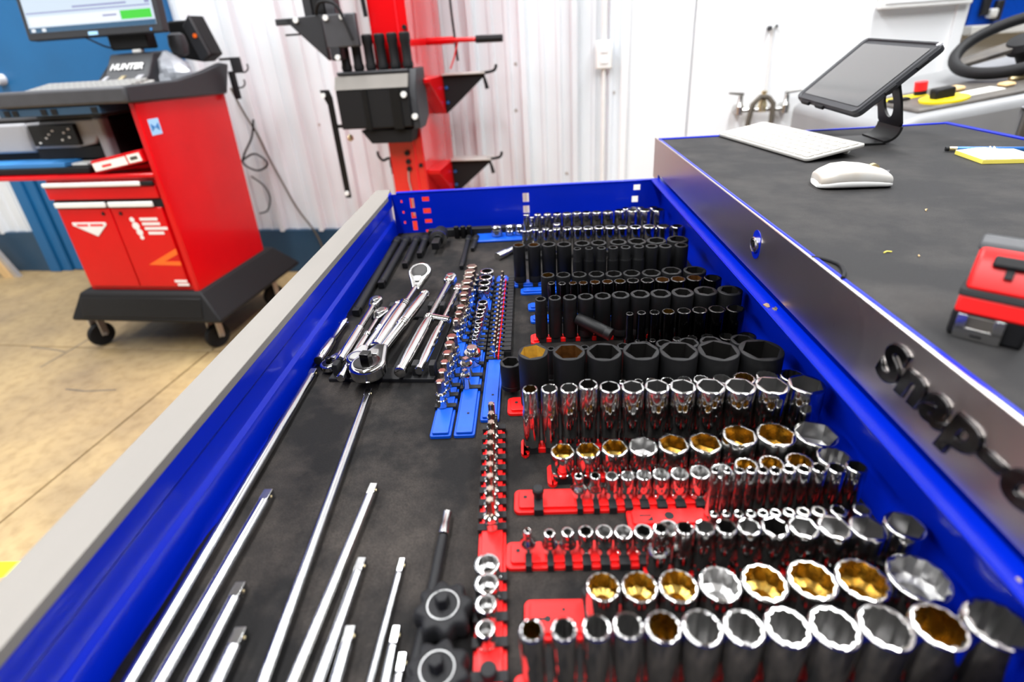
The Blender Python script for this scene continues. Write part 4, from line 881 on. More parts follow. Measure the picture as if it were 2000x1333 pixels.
# ------------------------------------------------------------------ things on the chest top
TZ = CHZ
kb = empty('keyboard', (0.4975, 1.2415, TZ+0.002), math.atan2(-0.982, 0.190), 'white slim computer keyboard on the grey chest mat', 'keyboard')
KM = Matrix.Rotation(rad(8.5), 4, 'X')
MB().prism(rrect(-0.170, 0.170, 0.0, 0.125, 0.010), 0.0, 0.006, 'z', KM).build('case', 'key_case', kb, 30, bevel=0.0015)
MB().cyl((-0.13, 0.116, 0.006), (0.13, 0.116, 0.006), 0.008, None, 14).build('battery_bar', 'white_plastic', kb)
kme = MB().prism(rrect(-0.0092, 0.0092, -0.0075, 0.0075, 0.002, 3), 0.0, 0.0022).mesh('key', 30)
kme.materials.append(M['key_white'])
for r_ in range(6):
    for c_ in range(15):
        if r_ == 0 and 4 <= c_ <= 9: continue
        o = link('key', kme, 'key_white', kb)
        o.matrix_local = KM @ Matrix.Translation((-0.1535+c_*0.0219, 0.014+r_*0.0186, 0.006))
o = MB().prism(rrect(-0.064, 0.064, -0.0070, 0.0070, 0.002, 3), 0.0, 0.0022).build('space_key', 'key_white', kb, 30)
o.matrix_local = KM @ Matrix.Translation((-0.1535+6.5*0.0219, 0.014, 0.006))

ms = empty('mouse', (0.522, 0.902, TZ), rad(-7), 'white wireless mouse with a cream wheel on the chest mat', 'mouse')
def mouse_ring(x, sz, top, n=28):
    w = 0.030*sz; out = []
    for k in range(n):
        a = 2*PI*k/n; cy, cz = math.cos(a), math.sin(a)
        yy = w*math.copysign(abs(cy)**0.75, cy)
        zz = top*(0.5+0.5*math.copysign(abs(cz)**0.8, cz)) if cz > 0 else top*0.5*(1-abs(cz)**0.45)
        out.append((x, yy, 0.001+max(0, zz)))
    return out
prof = [(-0.055, .62, .018), (-0.0535, .80, .0215), (-0.046, .96, .0265), (-0.030, 1.03, .0345), (-0.012, 1.02, .0365), (0.010, .96, .0345), (0.030, .90, .0300), (0.045, .84, .0245), (0.053, .70, .0185), (0.056, .45, .013)]
MB().loft([mouse_ring(*p) for p in prof]).build('shell', 'mouse_white', ms, 60)
MB().loft([[(x, y*1.012, 0.001+(z-0.001)*0.52) for x, y, z in mouse_ring(a*1.006, s_, t_)] for a, s_, t_ in prof]).build('side_band', 'white_plastic', ms, 60)
MB().cyl((0.029, -0.004, 0.0275), (0.029, 0.004, 0.0275), 0.0075, None, 20).build('wheel', 'brass_pale', ms)
bx('button_seam', 'light_plastic', ms, 0.036, 0.054, -0.0004, 0.0004, 0.012, 0.0235)

tb = empty('tablet', (0, 0, 0), 0, 'black cased tablet tilted on a stand facing the drawer', 'tablet')
_y, _t, _ro = -1.517, 0.709, -0.046
e1 = Vector((math.cos(_y), math.sin(_y), 0)); nb = Vector((-math.sin(_y), math.cos(_y), 0)); e2 = nb*math.cos(_t)+Vector((0, 0, math.sin(_t)))
a_ = e1*math.cos(_ro)+e2*math.sin(_ro); b_ = e2*math.cos(_ro)-e1*math.sin(_ro); c_ = a_.cross(b_)
tb.matrix_world = Matrix(((a_.x, b_.x, c_.x, 0.717), (a_.y, b_.y, c_.y, 1.287), (a_.z, b_.z, c_.z, 1.237), (0, 0, 0, 1)))
MB().prism(rrect(-0.129, 0.129, -0.0925, 0.0925, 0.014), -0.013, 0.0).build('case', 'case_grey', tb, 30, bevel=0.003, seg=3)
MB().prism(rrect(-0.1125, 0.1125, -0.076, 0.076, 0.004), 0.0, 0.0012).build('screen', 'tablet_glass', tb, 30)
rim = [[(x, y, z) for x, y in rrect(-0.128*s_, 0.128*s_, -0.0915*s_, 0.0915*s_, 0.013)] for s_, z in ((1.0, 0.0), (0.99, 0.003), (0.955, 0.003), (0.94, 0.0006))]
MB().loft(rim, False, False).build('rim', 'case_grey', tb, 50)
for xx in (-0.075, -0.01): bx('port_cover', 'soft_black', tb, xx-0.022, xx+0.012, -0.098, -0.090, -0.010, -0.001, bevel=0.002)
for yy in (-0.02, 0.045): bx('side_button', 'soft_black', tb, 0.127, 0.132, yy-0.012, yy+0.012, -0.009, -0.003, bevel=0.001)
bx('top_button', 'soft_black', tb, -0.02, 0.015, 0.090, 0.096, -0.010, -0.003, bevel=0.002)
for xx, yy in ((0.122, 0.086),): MB().cyl((xx, yy, 0.0005), (xx, yy, 0.0035), 0.006, 0.005, 16).build('corner_bumper', 'light_plastic', tb)

st = empty('tablet_stand', (0.760, 1.250, TZ), rad(-4), 'black metal tablet stand with an oval hole in its arm', 'stand')
MB().prism(rrect(-0.125, 0.0, -0.047, 0.047, 0.012), 0.0, 0.005).build('foot', 'black_plastic', st, 30, bevel=0.001)
bend = [(-0.01+0.032*math.sin(t), 0.034-0.032*math.cos(t)) for t in [k*PI/16 for k in range(9)]]
pr = [(x, z+0.001) for x, z in bend]+[(x-0.005*math.sin(t), z+0.001+0.005*math.cos(t)) for (x, z), t in reversed(list(zip(bend, [k*PI/16 for k in range(9)])))]
MB().prism(pr, -0.047, 0.047, 'y').build('bend', 'black_plastic', st, 50)
AM = Matrix.Translation((0.022, 0, 0.034)) @ Matrix.Rotation(rad(-14), 4, 'Y')
n = 40
def arm_outer(t):
    cx, cz = math.cos(t), math.sin(t); w, h = 0.047, 0.056
    k = min(w/abs(cx) if abs(cx) > 1e-6 else 9, h/abs(cz) if abs(cz) > 1e-6 else 9)
    wt = 1.0-0.22*max(0, cz)
    return (cx*k*wt, 0.056+cz*k)
O = [arm_outer(2*PI*k/n) for k in range(n)]
I = [(0.020*math.cos(2*PI*k/n), 0.047+0.030*math.sin(2*PI*k/n)) for k in range(n)]
vs = [(0.0, y, z) for y, z in O]+[(0.0, y, z) for y, z in I]+[(-0.005, y, z) for y, z in I]+[(-0.005, y, z) for y, z in O]
fs_ = [(q*n+i, q*n+(i+1) % n, ((q+1) % 4)*n+(i+1) % n, ((q+1) % 4)*n+i) for q in range(4) for i in range(n)]
MB().add(vs, fs_, AM).build('arm', 'black_plastic', st, 30)
MB().cyl((-0.014, -0.030, 0.106), (-0.014, 0.040, 0.106), 0.008, None, 16).build('hinge', 'black_plastic', st)
MB().prism(rrect(-0.05, 0.05, -0.05, 0.05, 0.01), -0.0185, -0.0135).build('cradle', 'black_plastic', st, 30).matrix_world = Matrix.Identity(4)
crd = [c for c in st.children if c.name.startswith('cradle')][0]
bpy.context.view_layer.update()
crd.matrix_parent_inverse = Matrix.Identity(4)
crd.matrix_local = st.matrix_world.inverted() @ tb.matrix_world

pd = empty('note_pad', (0.801, 1.000, TZ), rad(-8), 'yellow edged sticky note pad with a curling white top sheet', 'note pad')
bx('stack', 'paper_yellow', pd, -0.002, 0.095, -0.004, 0.084, 0.0, 0.007, bevel=0.0006)
gr = []
for k in range(9):
    for j in range(9):
        x = -0.002+0.097*k/8; y = -0.004+0.088*j/8
        gr.append((x, y, 0.0078+0.004*math.exp(-((k-3.5)/2.0)**2)*(j/8)))
MB().add(gr, [(k*9+j, k*9+j+1, (k+1)*9+j+1, (k+1)*9+j) for k in range(8) for j in range(8)]).build('top_sheet', 'paper', pd, 60)
pn = empty('pen', (0.816, 1.108, TZ+0.0055), math.atan2(-0.040, 0.116), 'blue ballpoint pen behind the note pad', 'pen')
MB().rod((0.012, 0, 0), (0.15, 0, 0), [(0, .0046), (.118, .0050), (.119, .0044), (.135, .0016)], 16).build('barrel', 'pen_blue', pn)
MB().rod((0.0, 0, 0), (0.012, 0, 0), [(0, .0038), (.003, .0044), (.012, .0044)], 16).build('cap_band', 'brass_pale', pn)
MB().cyl((-0.006, 0, 0), (0.0, 0, 0), 0.004, 0.0045, 14).build('tip', 'soft_black', pn)
for xx in (0.062, 0.068): MB().cyl((xx, 0, 0), (xx+0.003, 0, 0), 0.0053, None, 16).build('ring', 'chrome_worn', pn)

tm = empty('tape_measure', (0.350, 0.419, TZ), rad(-44), 'red and black tape measure on the chest mat', 'tape measure')
tm.scale = (0.78, 0.80, 0.80)
TMX = 0.064
MB().prism([(0.0, 0.0), (0.080, 0.0), (0.086, 0.030), (0.0, 0.030)], 0.0, TMX, 'x').build('bumper', 'soft_black', tm, 30, bevel=0.004, seg=3)
MB().prism([(-0.002, 0.028), (0.088, 0.028), (0.090, 0.046), (0.005, 0.046)], 0.001, TMX-0.001, 'x').build('lower_case', 'red_plastic', tm, 30, bevel=0.003, seg=3)
MB().prism([(0.003, 0.045), (0.090, 0.045), (0.091, 0.0515), (0.007, 0.0515)], 0.0, TMX, 'x').build('grip_band', 'soft_black', tm, 30, bevel=0.0015)
MB().prism([(0.008, 0.050), (0.090, 0.050), (0.088, 0.070), (0.074, 0.088), (0.052, 0.092), (0.036, 0.088), (0.022, 0.075)], 0.003, TMX-0.003, 'x').build('case', 'red_plastic', tm, 30, bevel=0.005, seg=3)
MB().prism([(0.036, 0.085), (0.040, 0.092), (0.054, 0.097), (0.078, 0.091), (0.093, 0.072), (0.094, 0.052), (0.086, 0.052), (0.084, 0.068), (0.072, 0.084), (0.052, 0.088)], 0.001, TMX-0.001, 'x').build('back_grip', 'case_grey', tm, 30, bevel=0.002)
SL = Matrix.Translation((0.034, 0.0255, 0.0785)) @ Matrix.Rotation(rad(46), 4, 'X')
bx('lock_button', 'soft_black', tm, -0.016, 0.016, -0.007, 0.006, 0.000, 0.0060, bevel=0.0025, mtx=SL)
bx('button_stem', 'soft_black', tm, -0.0035, 0.0035, -0.017, -0.006, -0.001, 0.0018, bevel=0.0006, mtx=SL)
bx('mouth', 'machine_dark', tm, 0.014, 0.040, -0.0012, 0.006, 0.008, 0.026, bevel=0.001)
bx('hook_plate', 'chrome_worn', tm, 0.006, 0.046, -0.0046, -0.0032, 0.001, 0.014, bevel=0.0004)
for xx in (0.006, 0.037): bx('hook_ear', 'chrome_worn', tm, xx, xx+0.009, -0.0046, -0.0032, 0.011, 0.028, bevel=0.0004)
bx('hook_slot', 'soft_black', tm, 0.021, 0.031, -0.0050, -0.0044, 0.005, 0.0075)
lp = spl([(0.300, 0.605, TZ-0.0), (0.3260, 0.598, TZ+0.001), (0.3380, 0.575, TZ+0.002), (0.3330, 0.552, TZ+0.002), (0.3230, 0.535, TZ+0.0028)], 5)
lc = MB().tube(lp[4:], 0.0022, 8).build('loose_cord', 'soft_black', None); tag(lc, 'short black cord lying at the steel fascia edge', 'cord')
for i, (x, y, a, l_, m_n) in enumerate(((0.545, 0.749, 0.9, 0.009, 'wood'), (0.405, 0.604, 0.2, 0.010, 'paper_yellow'), (0.435, 0.588, 1.2, 0.004, 'wood'))):
    o = MB().tube([(0, 0, 0.001), (l_*0.5, l_*0.15, 0.0016), (l_, 0, 0.001)], 0.0008, 6).build('debris', m_n, None, loc=(x, y, TZ)); o.rotation_euler = (0, 0, a)
    tag(o, '%s tiny straw coloured scrap from far on the chest mat' % ORD[i], 'debris', 'scraps on the mat')

# ------------------------------------------------------------------ alignment console
CX, CY = -2.2800, 2.4265
ca = empty('service_console', (CX, CY, 0), WALL_A, 'red wheeled service console with black base', 'console')
lean = Matrix.Translation((0, 0, 0.370))
MB().prism([(0.0, 0.345), (0.545, 0.345), (0.555, 0.897), (0.0, 0.897)], 0.085, 0.665, 'x').build('cabinet', 'red_paint', ca, 30, bevel=0.004)
MB().prism([(-0.012, 0.345), (0.548, 0.345), (0.580, 1.195), (-0.016, 1.205)], 0.655, 0.686, 'x').build('side_panel', 'red_paint', ca, 30, bevel=0.006)
bx('back_panel', 'red_paint', ca, -0.06, 0.660, 0.535, 0.57, 0.897, 1.20, bevel=0.003)
bx('left_post', 'red_paint', ca, -0.06, -0.03, 0.50, 0.535, 0.915, 1.20, bevel=0.003)
bx('shelf', 'red_paint', ca, -0.30, 0.660, -0.018, 0.55, 0.897, 0.915, bevel=0.004)
for x0, x1 in ((0.100, 0.374), (0.380, 0.640)):
    d_ = bx('door', 'red_paint', ca, x0, x1, -0.014, 0.0, 0.006, 0.395, bevel=0.003, mtx=lean)
    bx('handle', 'white_plastic', d_, x0+0.004, x1-(0.004 if x0 < 0.3 else 0.03), -0.026, -0.014, 0.400, 0.424, bevel=0.004, mtx=lean)
    xk = x1-0.04 if x0 < 0.3 else x0+0.045
    MB().cyl(lean @ Vector((xk, -0.013, 0.370)), lean @ Vector((xk, -0.018, 0.370)), 0.008, None, 14).build('lock', 'soft_black', d_)
bx('handle_recess', 'soft_black', ca, 0.096, 0.655, -0.012, 0.0, 0.396, 0.428, mtx=lean)
d_ = bx('drawer', 'red_paint', ca, 0.080, 0.645, -0.014, 0.0, 0.436, 0.492, bevel=0.003, mtx=lean)
bx('handle', 'white_plastic', d_, 0.085, 0.585, -0.028, -0.014, 0.494, 0.514, bevel=0.005, mtx=lean)
bx('handle_end', 'soft_black', d_, 0.585, 0.645, -0.024, -0.010, 0.494, 0.514, bevel=0.004, mtx=lean)
# badge and printed marks on the doors
bd = MB().prism([(0.15, 0.330), (0.325, 0.330), (0.330, 0.318), (0.262, 0.262), (0.150, 0.316)], -0.0175, -0.014, 'y', lean).build('badge', 'white_plastic', ca, 30, bevel=0.001)
bx('badge_print', 'lamp_red', bd, 0.172, 0.232, -0.0182, -0.0174, 0.312, 0.322, mtx=lean)
bx('badge_print', 'lamp_red', bd, 0.244, 0.312, -0.0182, -0.0174, 0.312, 0.322, mtx=lean)
for k, (x0, x1) in enumerate(((0.51, 0.60), (0.515, 0.605), (0.52, 0.635), (0.53, 0.61))):
    bx('notice_line', 'white_plastic', ca, x0, x1, -0.0152, -0.0138, 0.335-0.022*k, 0.348-0.022*k, mtx=lean)
for x, z, r in ((0.470, 0.340, .012), (0.478, 0.310, .018), (0.486, 0.280, .016), (0.488, 0.255, .010)):
    MB().cyl(lean @ Vector((x, -0.0138, z)), lean @ Vector((x, -0.0152, z)), r, None, 14).build('notice_emblem', 'white_plastic', ca)
MB().prism([(0.470, 0.120), (0.640, 0.200), (0.640, 0.172), (0.560, 0.136), (0.640, 0.136), (0.640, 0.116)], -0.0152, -0.0138, 'y', lean).build('chevron', 'orange', ca)
for k, (x0, x1) in enumerate(((0.575, 0.640), (0.585, 0.645))):
    bx('maker_mark', 'white_plastic', ca, x0, x1, -0.0152, -0.0138, 0.030-0.018*k, 0.042-0.018*k, mtx=lean)
sg = bx('sticker', 'sky_print', ca, 0.6855, 0.6872, 0.022, 0.082, 1.065, 1.130)
MB().prism([(0.030, 1.08), (0.052, 1.097), (0.074, 1.08), (0.074, 1.113), (0.052, 1.097), (0.030, 1.113)], 0.6872, 0.6880, 'x').build('sticker_print', 'sign_blue', sg)
# base skirt
B0 = [(-0.035, -0.060, 0.205), (0.785, -0.060, 0.205), (0.785, 0.70, 0.205), (-0.035, 0.70, 0.205)]
B1 = [(-0.035, -0.065, 0.22), (0.790, -0.065, 0.22), (0.790, 0.70, 0.22), (-0.035, 0.70, 0.22)]
B2 = [(0.035, -0.030, 0.345), (0.705, -0.030, 0.345), (0.705, 0.61, 0.345), (0.035, 0.61, 0.345)]
B3 = [(0.055, -0.015, 0.355), (0.690, -0.015, 0.355), (0.690, 0.59, 0.355), (0.055, 0.59, 0.355)]
MB().loft([B0, B1, B2, B3]).build('base', 'soft_black', ca, 20, bevel=0.010, seg=3)
fmx = Matrix.Translation((0, -0.068, 0.22)) @ Matrix.Rotation(math.atan2(-0.035, 0.125), 4, 'X')
bx('base_inset', 'black_plastic', ca, 0.035, 0.700, -0.001, 0.004, 0.012, 0.110, bevel=0.004, mtx=fmx)
for x, y in ((-0.05, 0.060), (0.625, 0.075), (0.0, 0.56), (0.66, 0.56)):
    w = MB().lathe([(0.020, -0.016), (0.056, -0.016), (0.062, -0.010), (0.064, 0.0), (0.062, 0.010), (0.056, 0.016), (0.020, 0.016)], 26,
                   Matrix.Translation((x, y, 0.064)) @ Matrix.Rotation(rad(90), 4, 'Y') @ Matrix.Rotation(rad(25), 4, 'X')).build('caster_wheel', 'soft_black', ca)
    f_ = MB().box(x-0.030, x-0.022, y-0.02, y+0.02, 0.06, 0.175).box(x+0.022, x+0.030, y-0.02, y+0.02, 0.06, 0.175).box(x-0.032, x+0.032, y-0.03, y+0.03, 0.168, 0.207)
    f_.build('caster_fork', 'aluminium', ca, 30, bevel=0.003)
    MB().cyl((x-0.045, y, 0.064), (x+0.036, y, 0.064), 0.008, None, 12).build('axle', 'aluminium', ca)
# work tray
bx('tray_deck', 'grey_plastic', ca, 0.06, 0.675, -0.02, 0.58, 1.205, 1.229, bevel=0.006)
bx('tray_lip', 'grey_plastic', ca, 0.055, 0.700, -0.060, -0.010, 1.203, 1.268, bevel=0.012, seg=3)
MB().prism([(-0.055, 1.203), (0.58, 1.180), (0.650, 1.314), (0.60, 1.322), (0.45, 1.293), (0.25, 1.268), (-0.055, 1.268)], 0.665, 0.702, 'x').build('tray_side', 'case_grey', ca, 30, bevel=0.008)
bx('slide_tray', 'navy_band', ca, 0.06, 0.55, -0.05, 0.2, 1.168, 1.200, bevel=0.004)
for x in (0.09, 0.13, 0.27, 0.32, 0.51): bx('slide_notch', 'soft_black', ca, x, x+0.028, -0.053, -0.048, 1.174, 1.196)
cons = MB().prism([(0.17, 1.229), (0.19, 1.266), (0.26, 1.296), (0.33, 1.385), (0.44, 1.39), (0.44, 1.229)], 0.335, 0.560, 'x').build('display_plinth', 'case_grey', ca, 30, bevel=0.008)
pm = Matrix.Translation((0.360, 0.285, 1.330)) @ Matrix.Rotation(math.atan2(0.089, 0.07), 4, 'X')
tx = link('plinth_lettering', text_mesh('HUNTER', 0.042, 0.0006, 0.25, 0.0012, 1.02), 'white_plastic', cons); tx.matrix_local = pm @ Matrix.Translation((0, -0.012, 0.0035))
for x0, x1, c in ((0.345, 0.365, 'light_plastic'), (0.430, 0.452, 'brass_pale'), (0.515, 0.545, 'light_plastic')):
    bx('plinth_stripe', c, cons, x0, x1, 0.195, 0.262, 1.2690, 1.2715, mtx=Matrix.Translation((0, 0.195, 1.2690)) @ Matrix.Rotation(math.atan2(0.030, 0.07), 4, 'X') @ Matrix.Translation((0, -0.195, -1.2690)))
MB().prism([(0.18, 1.229), (0.36, 1.229), (0.36, 1.36)], 0.300, 0.330, 'x').build('plinth_wing', 'soft_black', ca, 30, bevel=0.004)
bx('plinth_button', 'white_plastic', cons, 0.455, 0.50, 0.33, 0.36, 1.385, 1.402, bevel=0.006)
MB().rod((0.615, 0.44, 1.36), (0.615, 0.44, 1.46), [(0, .012), (.01, .035), (.05, .042), (.09, .036), (.1, .02)], 20).build('speaker', 'case_grey', ca)
# rear hooks
hb = bx('hook_plate', 'case_grey', ca, 0.745, 0.800, 0.600, 0.612, 1.27, 1.335, bevel=0.003)
bx('hook_arm', 'case_grey', ca, 0.690, 0.80, 0.600, 0.608, 1.330, 1.342)
bx('hook_post', 'soft_black', ca, 0.725, 0.750, 0.590, 0.615, 1.15, 1.28, bevel=0.003)
for z, x in ((1.275, 0.79), (1.205, 0.752)):
    MB().tube(spl([(x-0.02, 0.606, z), (x+0.02, 0.606, z-0.002), (x+0.040, 0.606, z+0.014), (x+0.040, 0.606, z+0.034)], 4), 0.004, 8).build('hook', 'case_grey', ca)

def local(parent_rz, cx, cy, x, y):
    c, s = math.cos(parent_rz), math.sin(parent_rz); return (cx+c*x-s*y, cy+s*x+c*y)
def cpos(x, y, z): return (*local(WALL_A, CX, CY, x, y), z)
kc = empty('keyboard', cpos(0.40, 0.055, 1.231), WALL_A, 'pale grimy keyboard on the red console tray', 'keyboard')
KT = Matrix.Rotation(rad(9), 4, 'X')
MB().prism(rrect(-0.25, 0.27, -0.06, 0.11, 0.01), 0.010, 0.030, 'z', KT).build('case', 'key_grimy', kc, 30, bevel=0.004)
kme2 = MB().prism(rrect(-0.0115, 0.0115, -0.0115, 0.0115, 0.002, 2), 0.0, 0.012).mesh('key', 30); kme2.materials.append(M['key_grimy'])
for r_ in range(5):
    for c_ in range(18):
        o = link('key', kme2, None, kc); o.matrix_local = KT @ Matrix.Translation((-0.225+c_*0.0275, -0.038+r_*0.029, 0.030))

mo = empty('monitor', cpos(0.332, 0.300, 1.461), WALL_A, 'flat monitor showing a light form above the red console', 'monitor')
TM = Matrix.Rotation(rad(-6), 4, 'X')
MB().prism(rrect(-0.345, 0.345, 0.0, 0.43, 0.008), -0.012, 0.030, 'y', TM).build('frame', 'case_grey', mo, 30, bevel=0.004)
bx('screen', 'screen_print', mo, -0.322, 0.322, -0.0135, -0.0118, 0.030, 0.415, mtx=TM)
scr = [c for c in mo.children if c.name.startswith('screen')][0]
bx('taskbar', 'screen_bar', scr, -0.322, 0.322, -0.0142, -0.0134, 0.030, 0.050, mtx=TM)
bx('form_button', 'screen_green', scr, 0.160, 0.310, -0.0142, -0.0134, 0.058, 0.092, mtx=TM)
bx('form_bar', 'screen_white', scr, -0.31, 0.155, -0.0140, -0.0134, 0.055, 0.094, mtx=TM)
bx('form_rule', 'screen_line', scr, -0.315, 0.312, -0.0142, -0.0134, 0.105, 0.110, mtx=TM)
bx('form_rule', 'screen_line', scr, 0.290, 0.312, -0.0142, -0.0134, 0.115, 0.300, mtx=TM)
for x0, x1, z in ((-0.20, 0.05, 0.170), (-0.20, -0.10, 0.200), (-0.29, -0.22, 0.165), (-0.29, -0.225, 0.195), (-0.29, -0.23, 0.225), (0.04, 0.11, 0.205), (0.15, 0.19, 0.21), (-0.19, -0.05, 0.235), (-0.07, 0.20, 0.118), (0.07, 0.14, 0.075), (-0.29, -0.24, 0.255)):
    bx('form_text', 'screen_line', scr, x0, x1, -0.0142, -0.0134, z, z+0.007, mtx=TM)
for x0 in (-0.31, -0.255): bx('task_icon', 'screen_white', scr, x0, x0+0.02, -0.0148, -0.0140, 0.033, 0.046, mtx=TM)
bx('maker_tag', 'sky_print', mo, -0.025, 0.022, -0.0145, -0.0115, 0.006, 0.020, mtx=TM)
MB().cyl(TM @ Vector((0.29, -0.011, 0.012)), TM @ Vector((0.29, -0.014, 0.012)), 0.006, None, 12).build('power_light', 'sign_blue', mo)
bx('mount', 'soft_black', mo, 0.02, 0.22, 0.03, 0.09, -0.06, 0.20, bevel=0.008)
MB().tube(spl([(-0.06, 0.0, 0.0), (-0.02, 0.0, -0.02), (0.02, 0.02, -0.045), (0.06, 0.05, -0.05)], 4), 0.004, 8).build('cable', 'soft_black', mo)

sb_ = empty('sensor_box', cpos(0.535, 0.55, 1.33), WALL_A, 'black angled sensor box with orange dot behind the monitor', 'sensor')
MB().prism([(-0.05, 0.03), (0.10, 0.0), (0.155, 0.03), (0.100, 0.205), (0.07, 0.185), (-0.03, 0.185)], 0.0, 0.10, 'y').build('shell', 'soft_black', sb_, 30, bevel=0.008)
MB().prism([(0.10, 0.0), (0.155, 0.03), (0.100, 0.205), (0.055, 0.16)], -0.014, 0.0, 'y').build('front_plate', 'case_grey', sb_, 30, bevel=0.004)
MB().cyl((0.108, -0.014, 0.115), (0.108, -0.018, 0.115), 0.010, None, 14).build('indicator', 'orange', sb_)
bx('label_plate', 'hose', sb_, 0.0, 0.035, -0.003, 0.0, 0.08, 0.13)

pg = empty('plastic_bag', cpos(0.585, 0.40, 1.230), WALL_A, 'crumpled clear plastic bag on the console tray', 'plastic bag')
random.seed(11)
rg = []
for k in range(9):
    z = 0.006+0.150*k/8; base = (0.085, 0.10, 0.105, 0.10, 0.092, 0.08, 0.062, 0.038, 0.010)[k]
    rg.append([(base*(1.05+0.16*math.sin(3*a+k)+random.uniform(-.07, .07))*math.cos(a)-0.02, base*(0.8+0.12*math.cos(4*a+k))*math.sin(a), z+random.uniform(-.006, .006)) for a in [2*PI*i/22 for i in range(22)]])
MB().loft(rg).build('bag', 'bag', pg, 18)
MB().tube([(-0.10, -0.02, 0.02), (-0.14, -0.03, 0.026), (-0.19, -0.04, 0.02)], [0.022, 0.016, 0.004], 8).build('twist', 'bag', pg, 25)

pt = empty('printer', cpos(-0.235, 0.10, 0.916), WALL_A, 'grey and black inkjet printer on the console shelf', 'printer')
bx('body', 'soft_black', pt, -0.10, 0.640, 0.02, 0.35, 0.0, 0.225, bevel=0.02, seg=3)
bx('lid', 'grey_plastic', pt, -0.10, 0.635, 0.0, 0.345, 0.222, 0.243, bevel=0.012, seg=3)
bx('front_cover', 'light_plastic', pt, -0.10, 0.235, -0.012, 0.03, 0.085, 0.215, bevel=0.012)
MB().prism([(0.235, 0.215), (0.60, 0.222), (0.60, 0.16), (0.56, 0.115), (0.46, 0.10), (0.235, 0.10)], -0.008, 0.03, 'y').build('panel_frame', 'light_plastic', pt, 30, bevel=0.008)
cp = bx('control_panel', 'black_plastic', pt, 0.26, 0.50, -0.026, 0.0, 0.115, 0.205, bevel=0.004)
for x, z in ((0.30, 0.13), (0.34, 0.15), (0.36, 0.165), (0.385, 0.18), (0.42, 0.14), (0.44, 0.17), (0.46, 0.15), (0.47, 0.185)):
    bx('panel_button', 'white_plastic', cp, x-0.006, x+0.006, -0.0285, -0.0255, z-0.004, z+0.004, bevel=0.001)
bx('output_slot', 'soft_black', pt, 0.24, 0.58, -0.004, 0.03, 0.055, 0.105)
bx('paper_stack', 'white_plastic', pt, 0.30, 0.52, -0.05, 0.03, 0.030, 0.040, bevel=0.002)
bx('paper_tray', 'sign_blue', pt, -0.08, 0.44, -0.085, 0.02, 0.028, 0.052, bevel=0.005)
bx('tray_front', 'soft_black', pt, -0.09, 0.56, -0.090, 0.02, 0.0, 0.030, bevel=0.006)
bx('pillar', 'light_plastic', pt, 0.585, 0.635, -0.014, 0.04, 0.04, 0.228, bevel=0.014, seg=3)

bn = empty('binder', cpos(0.385, -0.020, 0.920), WALL_A, 'red binder with a pale printed spine label beside the printer', 'binder')
BT = Matrix.Rotation(rad(-9), 4, 'Y')
bx('cover', 'red_paint', bn, 0.0, 0.265, 0.0, 0.055, 0.004, 0.056, bevel=0.004, mtx=BT)
bx('spine_label', 'paper', bn, 0.006, 0.180, -0.002, 0.0, 0.010, 0.044, mtx=BT)
bx('spine_label', 'paper', bn, 0.190, 0.255, -0.002, 0.0, 0.012, 0.046, mtx=BT)
bx('spine_print', 'machine_dark', bn, 0.203, 0.240, -0.003, -0.0018, 0.022, 0.036, mtx=BT)
bx('spine_print', 'lamp_red', bn, 0.05, 0.10, -0.003, -0.0018, 0.020, 0.030, mtx=BT)

# ------------------------------------------------------------------ red sensor stand
sp = WP(0.065, 0.62, 0.018)
ss = empty('sensor_stand', sp, WALL_A, 'tall red steel stand with black racks against the ribbed wall', 'stand')
bx('column', 'red_gloss', ss, 1.012, 1.186, 0.0, 0.54, -0.018, 3.2, bevel=0.006)
bx('base_plate', 'red_paint', ss, 0.86, 1.34, -0.1, 0.56, -0.018, 0.03, bevel=0.006)
bx('column_seam', 'lamp_red', ss, 1.140, 1.146, -0.004, 0.0, 0.1, 3.1)
for z in (0.86, 0.82, 0.785): MB().cyl((1.105, -0.002, z), (1.105, -0.012, z), 0.012, None, 12).build('bolt', 'soft_black', ss)
for x, z in ((1.165, 0.80), (1.172, 1.40)): MB().cyl((x, 0.0, z), (x, -0.01, z), 0.010, None, 12).build('bolt', 'soft_black', ss)
MB().tube([(1.10, -0.008, 0.78), (1.095, -0.008, 0.73), (1.100, -0.008, 0.68), (1.10, -0.008, 0.55)], 0.004, 8).build('cable', 'aluminium', ss)
# black cradle box with six handles
BXM = Matrix.Rotation(0, 4, 'X')
bb_ = bx('cradle_box', 'soft_black', ss, 0.850, 1.190, -0.12, 0.0, 0.995, 1.165, bevel=0.006)
bx('cradle_rib', 'black_plastic', ss, 0.975, 0.998, -0.126, -0.12, 0.99, 1.165)
bx('cradle_rib', 'black_plastic', ss, 1.105, 1.15, -0.126, -0.12, 0.99, 1.165)
MB().prism([(-0.123, 1.165), (-0.095, 1.218), (0.0, 1.225), (0.0, 1.165)], 0.850, 1.190, 'x').build('cradle_top', 'trim_metal', ss, 20)
bx('cradle_shelf', 'case_grey', ss, 0.858, 1.19, -0.09, 0.0, 1.222, 1.236, bevel=0.004)
MB().prism([(-0.11, 0.985), (-0.11, 1.16), (-0.07, 1.236), (0.05, 1.236), (0.05, 1.03), (-0.02, 0.985)], 1.190, 1.222, 'x').build('cradle_cheek', 'case_grey', ss, 30, bevel=0.004)
MB().prism([(0.93, 0.985), (1.18, 0.985), (1.165, 0.925), (0.975, 0.925)], -0.10, 0.0, 'y').build('cradle_foot', 'soft_black', ss, 30, bevel=0.003)
